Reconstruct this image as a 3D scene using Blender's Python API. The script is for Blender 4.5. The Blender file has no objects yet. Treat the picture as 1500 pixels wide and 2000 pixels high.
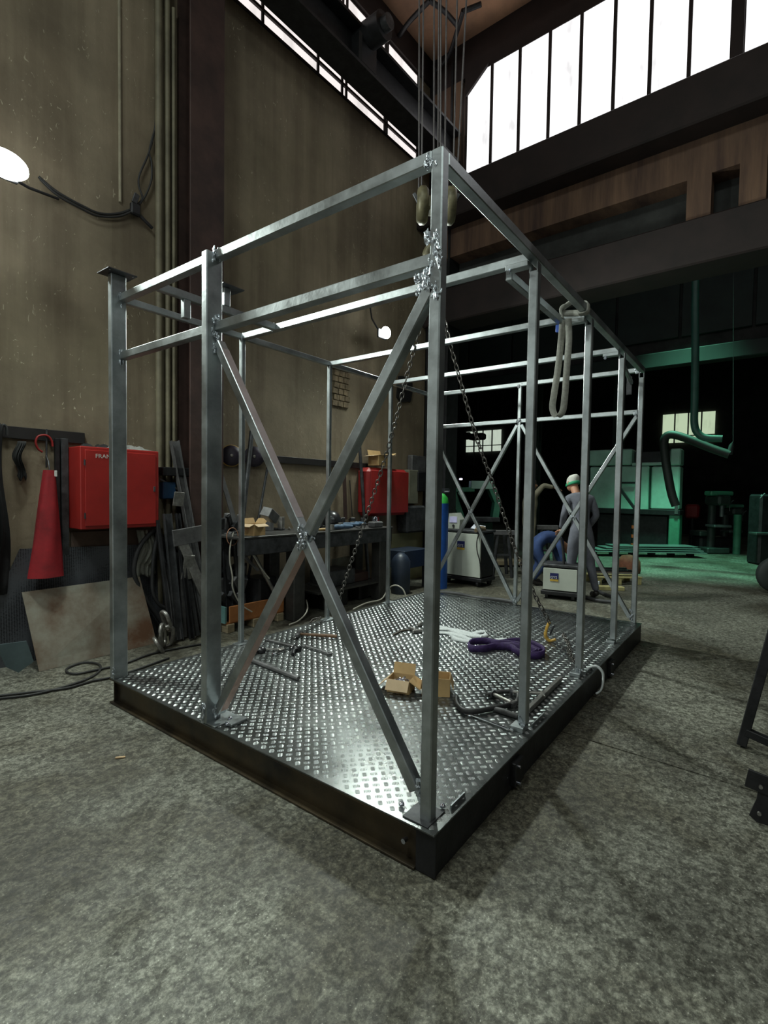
import bpy, math, random
import numpy as np
from mathutils import Vector, Matrix, Euler
random.seed(7)
C = bpy.context.scene.collection
S = bpy.context.scene
PI = math.pi

# ---------------------------------------------------------------- camera
CAM = Vector((-1.6191, -0.9540, 1.4785))
YAW, PITCH, ROLL, FPX = math.radians(36.878), math.radians(-2.189), math.radians(0.876), 987.66
cf = Vector((math.cos(YAW)*math.cos(PITCH), math.sin(YAW)*math.cos(PITCH), math.sin(PITCH)))
cr0 = Vector((math.sin(YAW), -math.cos(YAW), 0)); cu0 = cr0.cross(cf)
cr = cr0*math.cos(ROLL)+cu0*math.sin(ROLL); cu = -cr0*math.sin(ROLL)+cu0*math.cos(ROLL)
cd = bpy.data.cameras.new('camera'); co = bpy.data.objects.new('camera', cd); C.objects.link(co)
m = Matrix(((cr.x, cu.x, -cf.x, CAM.x), (cr.y, cu.y, -cf.y, CAM.y), (cr.z, cu.z, -cf.z, CAM.z), (0, 0, 0, 1)))
co.matrix_world = m
cd.sensor_fit = 'VERTICAL'; cd.sensor_height = 36.0; cd.lens = FPX/2000*36.0
cd.clip_start = 0.05; cd.clip_end = 200
S.camera = co

# ---------------------------------------------------------------- world, colour, exposure
w = bpy.data.worlds.new('world'); S.world = w; w.use_nodes = True
w.node_tree.nodes['Background'].inputs[0].default_value = (0.75, 0.85, 1.0, 1)
w.node_tree.nodes['Background'].inputs[1].default_value = 0.6
S.view_settings.view_transform = 'Standard'; S.view_settings.look = 'None'
S.view_settings.exposure = 0.0; S.view_settings.gamma = 1.0; S.view_settings.use_curve_mapping = False
S.cycles.use_denoising = True
S.cycles.max_bounces = 6; S.cycles.diffuse_bounces = 3; S.cycles.glossy_bounces = 4
S.cycles.sample_clamp_indirect = 4.0

# ---------------------------------------------------------------- building axes: the hall is turned 2 degrees from the steel module
BA = math.radians(-2.0)
WD = Vector((math.cos(BA), math.sin(BA), 0)); WN = Vector((-math.sin(BA), math.cos(BA), 0))
WALLN = 4.05           # inner face of the left wall
FARS = 5.77            # inner face of the lintel wall
def B(s, n, z): return WD*s + WN*n + Vector((0, 0, z))
def tob(P): return (P.dot(WD), P.dot(WN), P.z)
def ray(x, y): return cf + cr*((x-750)/FPX) - cu*((y-1000)/FPX)
def onz(x, y, z=0.0):
    d = ray(x, y); return CAM + d*((z-CAM.z)/d.z)
def onn(x, y, n=WALLN):      # plane parallel to the left wall
    d = ray(x, y); return CAM + d*((n-CAM.dot(WN))/d.dot(WN))
def ons(x, y, s):            # plane parallel to the lintel wall
    d = ray(x, y); return CAM + d*((s-CAM.dot(WD))/d.dot(WD))
def onX(x, y, X):
    d = ray(x, y); return CAM + d*((X-CAM.x)/d.x)
def onY(x, y, Y):
    d = ray(x, y); return CAM + d*((Y-CAM.y)/d.y)

# ---------------------------------------------------------------- lights
def light(name, typ, loc, power, col, target=None, size=None, spot=None, blend=.4, size_y=None):
    ld = bpy.data.lights.new(name, typ); ld.energy = power; ld.color = col
    o = bpy.data.objects.new(name, ld); C.objects.link(o); o.location = loc
    if target is not None:
        o.rotation_euler = (Vector(target)-Vector(loc)).to_track_quat('-Z', 'Y').to_euler()
    if typ == 'AREA':
        ld.size = size
        if size_y: ld.shape = 'RECTANGLE'; ld.size_y = size_y
    else: ld.shadow_soft_size = size or .05
    if spot: ld.spot_size = math.radians(spot); ld.spot_blend = blend
    return o
COOL = (0.90, 1.0, 0.92)
LAMP1 = onn(8, 322, 3.55)
LAMP2 = onn(752, 650, 3.62)
light('floodlight_beam', 'SPOT', LAMP1+WN*-.10+Vector((0, 0, -.05)), 480, COOL, target=LAMP1+WN*-1.6+WD*.25+Vector((0, 0, -1.25)), size=.16, spot=178, blend=1.)
light('floodlight_beam', 'SPOT', LAMP2+WN*-.10+Vector((0, 0, -.05)), 680, COOL, target=LAMP2+WN*-1.8+WD*-.4+Vector((0, 0, -1.25)), size=.16, spot=178, blend=1.)
light('highbay_beam', 'AREA', B(-3.5, 0.5, 8.2), 165, (.88, 1, .94), target=B(-2.0, 0.8, 0), size=1.2)
light('highbay_beam', 'AREA', B(-2.5, -5.5, 8.2), 125, (.88, 1, .94), target=B(-.5, -3.5, 0), size=1.2)
light('mercury_beam', 'SPOT', B(10.9, 1.0, 7.3), 2700, (.30, 1.0, .66), target=B(11.7, 1.0, 0), size=.5, spot=50, blend=.45)
light('hall_lamp_beam', 'SPOT', B(7.4, 1.5, 7.3), 420, (.88, 1, .92), target=B(7.2, 1.5, 0), size=.4, spot=70, blend=.8)

# ---------------------------------------------------------------- materials
def lin(c): return tuple(((v/255)/12.92 if v/255 <= .04045 else (((v/255)+.055)/1.055)**2.4) for v in c)
MATS = {}
def mat(name, col, rough=.6, metal=0., var=.25, scale=6., bump=0., bscale=40., col2=None, emit=None, estr=1., stretch=None, rvar=0., spec=.5):
    if name in MATS: return MATS[name]
    M = bpy.data.materials.new(name); M.use_nodes = True; nt = M.node_tree; N = nt.nodes; L = nt.links
    b = N['Principled BSDF']; b.inputs['Roughness'].default_value = rough; b.inputs['Metallic'].default_value = metal
    b.inputs['Specular IOR Level'].default_value = spec
    tc = N.new('ShaderNodeTexCoord'); mp = N.new('ShaderNodeMapping'); L.new(tc.outputs['Object'], mp.inputs[0])
    if stretch: mp.inputs['Scale'].default_value = stretch
    nz = N.new('ShaderNodeTexNoise'); nz.inputs['Scale'].default_value = scale; nz.inputs['Detail'].default_value = 6; nz.inputs['Roughness'].default_value = .65
    L.new(mp.outputs[0], nz.inputs['Vector'])
    cr_ = N.new('ShaderNodeValToRGB'); L.new(nz.outputs['Fac'], cr_.inputs[0])
    c2 = col2 or tuple(v*(1-var) for v in col)
    cr_.color_ramp.elements[0].position = .35; cr_.color_ramp.elements[1].position = .65
    cr_.color_ramp.elements[0].color = (*c2, 1); cr_.color_ramp.elements[1].color = (*(tuple(min(1, v*(1+var*.6)) for v in col)), 1)
    L.new(cr_.outputs[0], b.inputs['Base Color'])
    if rvar:
        mr = N.new('ShaderNodeMapRange'); L.new(nz.outputs['Fac'], mr.inputs[0])
        mr.inputs[1].default_value = .3; mr.inputs[2].default_value = .7
        mr.inputs[3].default_value = rough-rvar; mr.inputs[4].default_value = rough+rvar; L.new(mr.outputs[0], b.inputs['Roughness'])
    if bump:
        n2 = N.new('ShaderNodeTexNoise'); n2.inputs['Scale'].default_value = bscale; n2.inputs['Detail'].default_value = 4
        L.new(mp.outputs[0], n2.inputs['Vector'])
        bp = N.new('ShaderNodeBump'); bp.inputs['Strength'].default_value = bump; bp.inputs['Distance'].default_value = .01
        L.new(n2.outputs['Fac'], bp.inputs['Height']); L.new(bp.outputs[0], b.inputs['Normal'])
    if emit:
        b.inputs['Emission Color'].default_value = (*emit, 1); b.inputs['Emission Strength'].default_value = estr
    MATS[name] = M; return M

steel = mat('galvanised_steel', (.44, .475, .485), .42, .95, .28, 5, .10, 30, stretch=(1, 1, 1), rvar=.08)
steel_pink = mat('orange_pink_steel', (.55, .38, .32), .42, .7, .25, 7, .1, 30, rvar=.08)
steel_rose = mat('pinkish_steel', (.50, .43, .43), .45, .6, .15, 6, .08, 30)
weldm = mat('bright_weld', (.50, .54, .58), .34, 1., .35, 30, .7, 60)
deckm = mat('tread_plate', (.165, .175, .172), .27, .78, .30, 3, .04, 60, rvar=.05)
treadm = mat('tread_bar', (.42, .45, .445), .33, .95, .25, 8)
millm = mat('mill_scale_beam', (.075, .055, .030), .40, .55, .6, 2.2, .1, 20, col2=(.020, .018, .016), rvar=.1)
boltm = mat('zinc_bolt', (.7, .74, .85), .2, 1., .1, 30)
darksteel = mat('dark_steel', (.075, .077, .082), .5, .6, .5, 9, .2, 30)
blacksteel = mat('black_steel', (.022, .022, .024), .5, .4, .4, 9, .2, 30)
rustbrown = mat('rust_brown_paint', (.050, .026, .021), .62, .1, .45, 3, .2, 20)

# wall: stained olive-brown render with vertical drips, scratches and pale scars
def wall_mat():
    M = bpy.data.materials.new('stained_render'); M.use_nodes = True; nt = M.node_tree; N = nt.nodes; L = nt.links; b = N['Principled BSDF']
    b.inputs['Roughness'].default_value = .82
    tc = N.new('ShaderNodeTexCoord')
    def noise(scale, st=(1, 1, 1), det=8, dist=0., r=.6):
        mp = N.new('ShaderNodeMapping'); mp.inputs['Scale'].default_value = st; L.new(tc.outputs['Object'], mp.inputs[0])
        n = N.new('ShaderNodeTexNoise'); n.inputs['Scale'].default_value = scale; n.inputs['Detail'].default_value = det
        n.inputs['Distortion'].default_value = dist; n.inputs['Roughness'].default_value = r; L.new(mp.outputs[0], n.inputs['Vector']); return n
    def ramp(n, p0, c0, p1, c1):
        r = N.new('ShaderNodeValToRGB'); e = r.color_ramp.elements; e[0].position = p0; e[1].position = p1; e[0].color = (*c0, 1); e[1].color = (*c1, 1)
        L.new(n.outputs['Fac'], r.inputs[0]); return r
    def mix(f, a, c, mode='MIX'):
        x = N.new('ShaderNodeMixRGB'); x.blend_type = mode
        if isinstance(f, float): x.inputs[0].default_value = f
        else: L.new(f, x.inputs[0])
        L.new(a, x.inputs[1]); L.new(c, x.inputs[2]); return x
    base = ramp(noise(.9, det=10), .35, (.150, .120, .079), .68, (.275, .222, .150))
    drips = ramp(noise(2.6, (1.6, 1, .10), 6), .38, (.45, .40, .36), .58, (1, 1, 1))
    x = mix(.5, base.outputs[0], drips.outputs[0], 'MULTIPLY')
    green = ramp(noise(.6, det=4), .5, (1, 1, 1), .72, (.97, 1.0, .93))
    x = mix(.8, x.outputs[0], green.outputs[0], 'MULTIPLY')
    sc = ramp(noise(11, (1.6, 1, .8), 3, 2.2), .66, (0, 0, 0), .70, (1, 1, 1))
    sc2 = ramp(noise(1.1, det=3), .45, (0, 0, 0), .62, (1, 1, 1))
    f = mix(1., sc.outputs[0], sc2.outputs[0], 'MULTIPLY')
    pale = N.new('ShaderNodeRGB'); pale.outputs[0].default_value = (.62, .58, .42, 1)
    ff = N.new('ShaderNodeMath'); ff.operation = 'MULTIPLY'; ff.inputs[1].default_value = .55; L.new(f.outputs[0], ff.inputs[0])
    x = mix(ff.outputs[0], x.outputs[0], pale.outputs[0])
    L.new(x.outputs[0], b.inputs['Base Color'])
    bp = N.new('ShaderNodeBump'); bp.inputs['Strength'].default_value = .35; bp.inputs['Distance'].default_value = .02
    L.new(noise(9, det=8).outputs['Fac'], bp.inputs['Height']); L.new(bp.outputs[0], b.inputs['Normal'])
    return M
wallm = wall_mat()

def floor_mat():
    M = bpy.data.materials.new('worn_concrete'); M.use_nodes = True; nt = M.node_tree; N = nt.nodes; L = nt.links; b = N['Principled BSDF']
    tc = N.new('ShaderNodeTexCoord')
    def noise(scale, det=8, dist=0., r=.6, st=(1, 1, 1)):
        mp = N.new('ShaderNodeMapping'); mp.inputs['Scale'].default_value = st; L.new(tc.outputs['Object'], mp.inputs[0])
        n = N.new('ShaderNodeTexNoise'); n.inputs['Scale'].default_value = scale; n.inputs['Detail'].default_value = det
        n.inputs['Distortion'].default_value = dist; n.inputs['Roughness'].default_value = r; L.new(mp.outputs[0], n.inputs['Vector']); return n
    def ramp(fac, p0, c0, p1, c1):
        r = N.new('ShaderNodeValToRGB'); e = r.color_ramp.elements; e[0].position = p0; e[1].position = p1; e[0].color = (*c0, 1); e[1].color = (*c1, 1)
        L.new(fac, r.inputs[0]); return r
    def mix(f, a, c, mode='MIX'):
        x = N.new('ShaderNodeMixRGB'); x.blend_type = mode; x.inputs[0].default_value = f
        L.new(a, x.inputs[1]); L.new(c, x.inputs[2]); return x
    base = ramp(noise(1.1, 6).outputs['Fac'], .38, (.118, .118, .102), .62, (.20, .202, .176))
    mott = ramp(noise(24, 6, .4, .68).outputs['Fac'], .41, (.33, .315, .27), .60, (1.42, 1.42, 1.36))
    x = mix(.8, base.outputs[0], mott.outputs[0], 'MULTIPLY')
    fine = ramp(noise(60, 4, 0, .8).outputs['Fac'], .42, (.42, .42, .40), .60, (1.4, 1.4, 1.38))
    x = mix(.8, x.outputs[0], fine.outputs[0], 'MULTIPLY')
    spk = ramp(noise(120, 2, 0, .5).outputs['Fac'], .68, (0, 0, 0), .72, (.25, .25, .23))
    x = mix(1., x.outputs[0], spk.outputs[0], 'ADD')
    patch = ramp(noise(.55, 7, .6, .65).outputs['Fac'], .44, (.42, .37, .28), .55, (1.10, 1.10, 1.08))
    x = mix(.75, x.outputs[0], patch.outputs[0], 'MULTIPLY')
    L.new(x.outputs[0], b.inputs['Base Color'])
    rr = ramp(noise(5, 5).outputs['Fac'], .3, (.42, .42, .42), .7, (.72, .72, .72)); L.new(rr.outputs[0], b.inputs['Roughness'])
    bp = N.new('ShaderNodeBump'); bp.inputs['Strength'].default_value = .35; bp.inputs['Distance'].default_value = .008
    L.new(noise(45, 7).outputs['Fac'], bp.inputs['Height']); L.new(bp.outputs[0], b.inputs['Normal'])
    return M
floorm = floor_mat()
ceilm = mat('rust_stained_ceiling', (.40, .22, .13), .85, 0, .5, .7, .2, 6, col2=(.20, .12, .08))
lintelm = mat('rust_stained_lintel', (.13, .075, .045), .8, 0, .5, 1.2, .2, 10, col2=(.05, .026, .02), stretch=(1, 3, .3))
darkbeam = mat('dark_brown_beam', (.017, .0095, .0085), .7, .1, .4, 3)
darkwall = mat('near_black_wall', (.035, .036, .034), .9, 0, .5, 2)  # near-black tone for second-hall surfaces and the lintel recess
greenwall = mat('green_painted_panel', (.013, .024, .020), .7, 0, .3, 2)

# ---------------------------------------------------------------- mesh builder
class MB:
    def __init__(s): s.v = []; s.f = []; s.sm = []; s.mi = []
    def add(s, vs, fs, smooth=False, mi=0):
        o = len(s.v); s.v += [tuple(v) for v in vs]; s.f += [tuple(i+o for i in f) for f in fs]
        s.sm += [smooth]*len(fs); s.mi += [mi]*len(fs); return s
    def box(s, c, size, R=None, ch=0., mi=0):
        c = Vector(c); hx, hy, hz = size[0]/2, size[1]/2, size[2]/2
        ch = min(ch, hx*.45, hy*.45, hz*.45)
        if ch <= 0:
            vs = [Vector((x*hx, y*hy, z*hz)) for x in (-1, 1) for y in (-1, 1) for z in (-1, 1)]
            fs = [(0, 1, 3, 2), (4, 6, 7, 5), (0, 4, 5, 1), (2, 3, 7, 6), (0, 2, 6, 4), (1, 5, 7, 3)]
        else:
            vs = []; idx = {}
            for x in (-1, 1):
                for y in (-1, 1):
                    for z in (-1, 1):
                        for a in range(3):
                            q = [x*hx, y*hy, z*hz]
                            for k in range(3):
                                if k != a: q[k] -= (x, y, z)[k]*ch
                            idx[(x, y, z, a)] = len(vs); vs.append(Vector(q))
            fs = []
            def orient(f):
                n = (vs[f[1]]-vs[f[0]]).cross(vs[f[2]]-vs[f[0]]); cen = sum((vs[i] for i in f), Vector())/len(f)
                fs.append(f if n.dot(cen) > 0 else tuple(reversed(f)))
            for a in range(3):
                o1, o2 = [k for k in range(3) if k != a]
                for sg in (-1, 1):
                    f = []
                    for (p, q) in ((-1, -1), (1, -1), (1, 1), (-1, 1)):
                        key = [0, 0, 0]; key[a] = sg; key[o1] = p; key[o2] = q; f.append(idx[(*key, a)])
                    orient(tuple(f))
                for p in (-1, 1):
                    for q in (-1, 1):
                        k0 = [0, 0, 0]; k0[a] = -1; k0[o1] = p; k0[o2] = q; k1 = list(k0); k1[a] = 1
                        orient((idx[(*k0, o1)], idx[(*k0, o2)], idx[(*k1, o2)], idx[(*k1, o1)]))
            for x in (-1, 1):
                for y in (-1, 1):
                    for z in (-1, 1): orient(tuple(idx[(x, y, z, a)] for a in range(3)))
        if R is not None: vs = [R @ v for v in vs]
        return s.add([v+c for v in vs], fs, mi=mi)
    def frame(s, p0, p1, up=(0, 0, 1)):
        p0, p1 = Vector(p0), Vector(p1); x = (p1-p0); ln = x.length; x.normalize(); up = Vector(up)
        if abs(x.dot(up)) > .99: up = Vector((1, 0, 0))
        y = up.cross(x).normalized(); z = x.cross(y)
        return Matrix((x, y, z)).transposed(), ln, (p0+p1)/2
    def beam(s, p0, p1, w, h, up=(0, 0, 1), ch=.004, mi=0):
        R, ln, c = s.frame(p0, p1, up); return s.box(c, (ln, w, h), R, ch, mi)
    def ibeam(s, p0, p1, h, b, tw, tf, up=(0, 0, 1)):
        R, ln, c = s.frame(p0, p1, up)
        s.box(c, (ln, tw, h-2*tf), R)
        for k in (-1, 1): s.box(c+R @ Vector((0, 0, k*(h-tf)/2)), (ln, b, tf), R, .002)
        return s
    def cyl(s, p0, p1, r, seg=14, r2=None, smooth=True, caps=True):
        p0, p1 = Vector(p0), Vector(p1); r2 = r if r2 is None else r2
        R, ln, c = s.frame(p0, p1)
        vs = []
        for (p, rr) in ((p0, r), (p1, r2)):
            for i in range(seg):
                a = 2*PI*i/seg; vs.append(p + R @ Vector((0, math.cos(a)*rr, math.sin(a)*rr)))
        s.add(vs, [(i, (i+1) % seg, seg+(i+1) % seg, seg+i) for i in range(seg)], smooth)
        if caps: s.add(vs, [tuple(reversed(range(seg))), tuple(range(seg, 2*seg))])
        return s
    def tube(s, pts, r, seg=8, closed=False, flat=None):
        pts = [Vector(p) for p in pts]; n = len(pts); vs = []; prev = None
        rs = r if isinstance(r, (list, tuple)) else [r]*n
        for i, p in enumerate(pts):
            if closed: t = pts[(i+1) % n]-pts[i-1]
            else: t = pts[min(i+1, n-1)]-pts[max(i-1, 0)]
            t.normalize()
            if prev is None:
                u = Vector((0, 0, 1)) if abs(t.z) < .9 else Vector((1, 0, 0))
                y = u.cross(t).normalized()
            else:
                y = prev - t*prev.dot(t); y.normalize()
            prev = y; z = t.cross(y)
            for k in range(seg):
                a = 2*PI*k/seg; vs.append(p + y*math.cos(a)*rs[i]*(flat or 1) + z*math.sin(a)*rs[i])
        fs = []
        for i in range(n if closed else n-1):
            j = (i+1) % n
            for k in range(seg): fs.append((i*seg+k, i*seg+(k+1) % seg, j*seg+(k+1) % seg, j*seg+k))
        s.add(vs, fs, True)
        if not closed: s.add(vs[:seg], [tuple(reversed(range(seg)))]); s.add(vs[-seg:], [tuple(range(seg))])
        return s
    def lathe(s, prof, c=(0, 0, 0), axis=None, seg=20):
        c = Vector(c); R = Matrix.Identity(3)
        if axis is not None: R = Vector((0, 0, 1)).rotation_difference(Vector(axis)).to_matrix()
        vs = []
        for (r, z) in prof:
            for k in range(seg):
                a = 2*PI*k/seg; vs.append(c + R @ Vector((r*math.cos(a), r*math.sin(a), z)))
        fs = [(i*seg+k, i*seg+(k+1) % seg, (i+1)*seg+(k+1) % seg, (i+1)*seg+k) for i in range(len(prof)-1) for k in range(seg)]
        s.add(vs, fs, True)
        if prof[0][0] > 1e-4: s.add(vs[:seg], [tuple(reversed(range(seg)))])
        if prof[-1][0] > 1e-4: s.add(vs[-seg:], [tuple(range(seg))])
        return s
    def prism(s, poly, o, ax, ay, th, mi=0):
        o, ax, ay = Vector(o), Vector(ax), Vector(ay); az = ax.cross(ay).normalized(); n = len(poly)
        vs = [o+ax*x+ay*y-az*th/2 for x, y in poly]+[o+ax*x+ay*y+az*th/2 for x, y in poly]
        fs = [tuple(reversed(range(n))), tuple(range(n, 2*n))]+[(i, (i+1) % n, n+(i+1) % n, n+i) for i in range(n)]
        return s.add(vs, fs, mi=mi)
    def blob(s, c, r, sub=1, jit=.25, sc=(1, 1, 1), seed=None, smooth=True):
        rnd = random.Random(seed if seed is not None else random.random())
        seg, rings = (10, 6) if sub == 1 else (18, 12)
        vs = []; c = Vector(c)
        for i in range(rings+1):
            th = PI*i/rings
            for k in range(seg):
                a = 2*PI*k/seg; j = 1+(rnd.random()-.5)*jit*(0 if i in (0, rings) else 1)
                vs.append(c+Vector((sc[0]*r*j*math.sin(th)*math.cos(a), sc[1]*r*j*math.sin(th)*math.sin(a), sc[2]*r*j*math.cos(th))))
        fs = [(i*seg+k, (i+1)*seg+k, (i+1)*seg+(k+1) % seg, i*seg+(k+1) % seg) for i in range(rings) for k in range(seg)]
        return s.add(vs, fs, smooth)
    def build(s, name, m, parent=None, loc=None):
        me = bpy.data.meshes.new(name); me.from_pydata(s.v, [], s.f); me.update()
        ms = m if isinstance(m, (list, tuple)) else [m]
        for x in ms: me.materials.append(x)
        me.polygons.foreach_set('use_smooth', s.sm); me.polygons.foreach_set('material_index', s.mi)
        o = bpy.data.objects.new(name, me); C.objects.link(o)
        if parent is not None: o.parent = parent
        if loc is not None: o.location = loc
        return o
def thing(name, label, cat, loc=(0, 0, 0), rz=0., group=None):
    o = bpy.data.objects.new(name, None); C.objects.link(o); o.empty_display_size = .1
    o.location = loc; o.rotation_euler = (0, 0, rz); o['label'] = label; o['category'] = cat
    if group: o['group'] = group
    return o
def tag(o, label, cat, group=None, kind=None):
    o['label'] = label; o['category'] = cat
    if group: o['group'] = group
    if kind: o['kind'] = kind
    return o
def struct(o): o['kind'] = 'structure'; return o
def curve_pts(ctrl, n=8, closed=False):
    P = [Vector(p) for p in ctrl]; out = []; m_ = len(P)
    rng = range(m_ if closed else m_-1)
    for i in rng:
        p1, p2 = P[i], P[(i+1) % m_]
        p0 = P[i-1] if (i > 0 or closed) else p1; p3 = P[(i+2) % m_] if (i+2 < m_ or closed) else p2
        for k in range(n):
            t = k/n; out.append(.5*((2*p1)+(p2-p0)*t+(2*p0-5*p1+4*p2-p3)*t*t+(3*p1-p0-3*p2+p3)*t**3))
    if not closed: out.append(P[-1])
    return out
# ================================================================ THE HALL
def bmesh_obj(name, fn, m, parent=None):       # mesh given in building coordinates (s, n, z)
    b = MB(); fn(b); o = b.build(name, m, parent)
    if parent is None: o.rotation_euler = (0, 0, BA)
    return o
def bbox_(b, s0, s1, n0, n1, z0, z1, ch=0.):
    b.box(((s0+s1)/2, (n0+n1)/2, (z0+z1)/2), (s1-s0, n1-n0, z1-z0), None, ch); return b

# floor: cast slabs with recessed joints across the hall
fl = struct(bmesh_obj('floor', lambda b: bbox_(b, -9, 24, -11, 14, -.25, -.012), floorm))
for i in range(14):
    s0 = 1.55+2.35*(i-5); b = MB()
    if i < 4: continue
    bbox_(b, (-9 if i == 4 else s0+.007), s0+2.35-.007, -11, 14, -.02, 0)
    b.build('slab', floorm, fl)

# left wall
def wl(b):
    bbox_(b, -9, FARS, WALLN, WALLN+.35, 0, 6.95)
    bbox_(b, 5.40, FARS, WALLN, WALLN+.35, 6.95, 8.40)
struct(bmesh_obj('wall_left', wl, wallm))
struct(bmesh_obj('trim_1', lambda b: bbox_(b, -9, FARS, WALLN-.05, WALLN+.35, 8.38, 8.8), darkbeam))
# broken patch and hole near the far end of the left wall
def patch():
    b = MB(); rnd = random.Random(3)
    c = tob(onn(664, 752)); 
    for i in range(7):
        for j in range(3):
            b.box((c[0]-.11+j*.11+(i % 2)*.03, WALLN-.014, c[2]-.27+i*.085), (.10, .012+rnd.random()*.012, .075), Euler((0, rnd.random()*.1, 0)).to_matrix(), .008)
    o = b.build('broken_patch', mat('bare_brick', (.20, .15, .09), .9, 0, .5, 12, .5, 30)); o.rotation_euler = (0, 0, BA); return o
tag(patch(), 'broken patch of bare brick showing through the wall render behind the frame', 'wall damage')
def hole():
    c = tob(onn(789, 762)); b = MB(); rnd = random.Random(5); n = 14; P = []
    for k in range(n):
        a = 2*PI*k/n; r = 1+.25*(rnd.random()-.5); sx, sz = .20*r*(abs(math.cos(a))**.5*math.copysign(1, math.cos(a))), .20*r*(abs(math.sin(a))**.5*math.copysign(1, math.sin(a))); P.append((sx, sz))
    b.prism(P, (c[0], WALLN-.012, c[2]), (1, 0, 0), (0, 0, 1), .03)
    o = b.build('wall_hole', mat('hole_black', (.004, .004, .004), .95)); o.rotation_euler = (0, 0, BA); return o
tag(hole(), 'ragged dark hole knocked through the wall near its far end', 'wall damage')

# other closing surfaces
struct(bmesh_obj('wall_back', lambda b: bbox_(b, -9.3, -9, -11, 4.4, 0, 8.8), wallm))
struct(bmesh_obj('wall_right', lambda b: bbox_(b, -9, FARS, -11.3, -11, 0, 8.8), wallm))
struct(bmesh_obj('ceiling', lambda b: bbox_(b, -9, 6.2, -11, 4.4, 8.8, 9.0), ceilm))
for i, s0 in enumerate((-6.5, -3.2, .1, 3.4)):
    o = MB().ibeam((s0, -11, 8.6), (s0, 4.0, 8.6), .4, .2, .02, .03).build('trim_%d' % (i+10), darkbeam); o.rotation_euler = (0, 0, BA); struct(o)

# window strip high in the left wall
def pane_mat(name, col, strength, dirt):
    M = bpy.data.materials.new(name); M.use_nodes = True; nt = M.node_tree; N = nt.nodes; L = nt.links; b = N['Principled BSDF']
    tc = N.new('ShaderNodeTexCoord'); mp = N.new('ShaderNodeMapping'); mp.inputs['Scale'].default_value = (1.5, 1.5, .5); L.new(tc.outputs['Object'], mp.inputs[0])
    nz = N.new('ShaderNodeTexNoise'); nz.inputs['Scale'].default_value = 3.; nz.inputs['Detail'].default_value = 6; L.new(mp.outputs[0], nz.inputs[0])
    r = N.new('ShaderNodeValToRGB'); r.color_ramp.elements[0].position = .30; r.color_ramp.elements[1].position = .47
    r.color_ramp.elements[0].color = (*tuple(c*dirt for c in col), 1); r.color_ramp.elements[1].color = (*col, 1); L.new(nz.outputs[0], r.inputs[0])
    b.inputs['Base Color'].default_value = (.3, .3, .3, 1); L.new(r.outputs[0], b.inputs['Emission Color']); b.inputs['Emission Strength'].default_value = strength
    b.inputs['Roughness'].default_value = .4
    return M
pane_far = pane_mat('daylit_pane', (1, .99, 1.0), 1.35, .60)
glow_high = pane_mat('added_glow_high', (.9, .98, 1.0), .42, .7)  # added rear glow, high up, reflected by the upper steel
glow_low = pane_mat('added_glow_low', (.92, 1.0, .97), 1.15, .8)  # added rear glow, low down, reflected by the posts
pane_left = pane_mat('daylit_pane_warm', (1., .93, .90), 1.0, .80)
def window(name, muls, s0, s1, z0, z1, zb, plane, pm, fr, wthick=.05, pane_t=.02, extra=()):
    # plane 'n' : lies along s at n=WALLN ; plane 's' : lies along n at s=FARS
    root = bpy.data.objects.new(name, None); C.objects.link(root); root.rotation_euler = (0, 0, BA); struct(root)
    def bx(b, a0, a1, z0_, z1_, d0, d1):
        if plane == 'n': bbox_(b, a0, a1, WALLN+d0, WALLN+d1, z0_, z1_)
        else: bbox_(b, FARS+d0, FARS+d1, a0, a1, z0_, z1_)
        return b
    edges = [s0]+list(muls)+[s1]
    rows = [z0]+list(zb)+[z1]
    for k in range(len(edges)-1):
        for j in range(len(rows)-1):
            bx(MB(), edges[k]+.012, edges[k+1]-.012, rows[j]+.01, rows[j+1]-.01, .0, pane_t).build('pane', pm, root)
    for x in list(muls): bx(MB(), x-wthick/2, x+wthick/2, z0, z1, -.02, .035).build('mullion', fr, root)
    for z in zb: bx(MB(), s0, s1, z-wthick/2, z+wthick/2, -.03, .04).build('transom', fr, root)
    b = MB(); bx(b, s0-.03, s0+.01, z0, z1, -.01, .06); bx(b, s1-.01, s1+.03, z0, z1, -.01, .06); bx(b, s0, s1, z0-.02, z0+.01, -.01, .06); bx(b, s0, s1, z1-.01, z1+.02, -.01, .06)
    b.build('window_frame', fr, root); return root
ms = [tob(onn(x, y))[0] for x, y in ((512, 40), (620, 140), (667, 180), (675, 187), (750, 250))]
ms = sorted(ms)
window('window_1', [-7.5, -5.8, -4.2, -2.6, -1.0, .6, 1.3]+ms+[4.6], -9, 5.40, 6.98, 8.36, (7.12,), 'n', pane_left, darkbeam, .035)

# crane runway beam running in front of the strip, with its bumper
o = MB().ibeam((-9, 3.58, 7.12), (FARS-.02, 3.58, 7.12), .50, .34, .03, .04).build('trim_2', blacksteel); o.rotation_euler = (0, 0, BA); struct(o)
cp = tob(onn(735, 60, 3.3)); 
gm = thing('crane_end_carriage', 'black rounded drive motor of the crane sitting on the runway beam', 'crane part', B(cp[0], 3.42, cp[2]), BA)
MB().cyl((0, -.25, 0), (0, .22, 0), .16, 18).build('motor_drum', blacksteel, gm)
MB().box((0, .1, -.22), (.34, .22, .42), None, .03).build('gear_case', blacksteel, gm)
MB().cyl((.0, -.34, 0), (0, -.25, 0), .09, 14).build('fan_cover', darksteel, gm)

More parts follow.
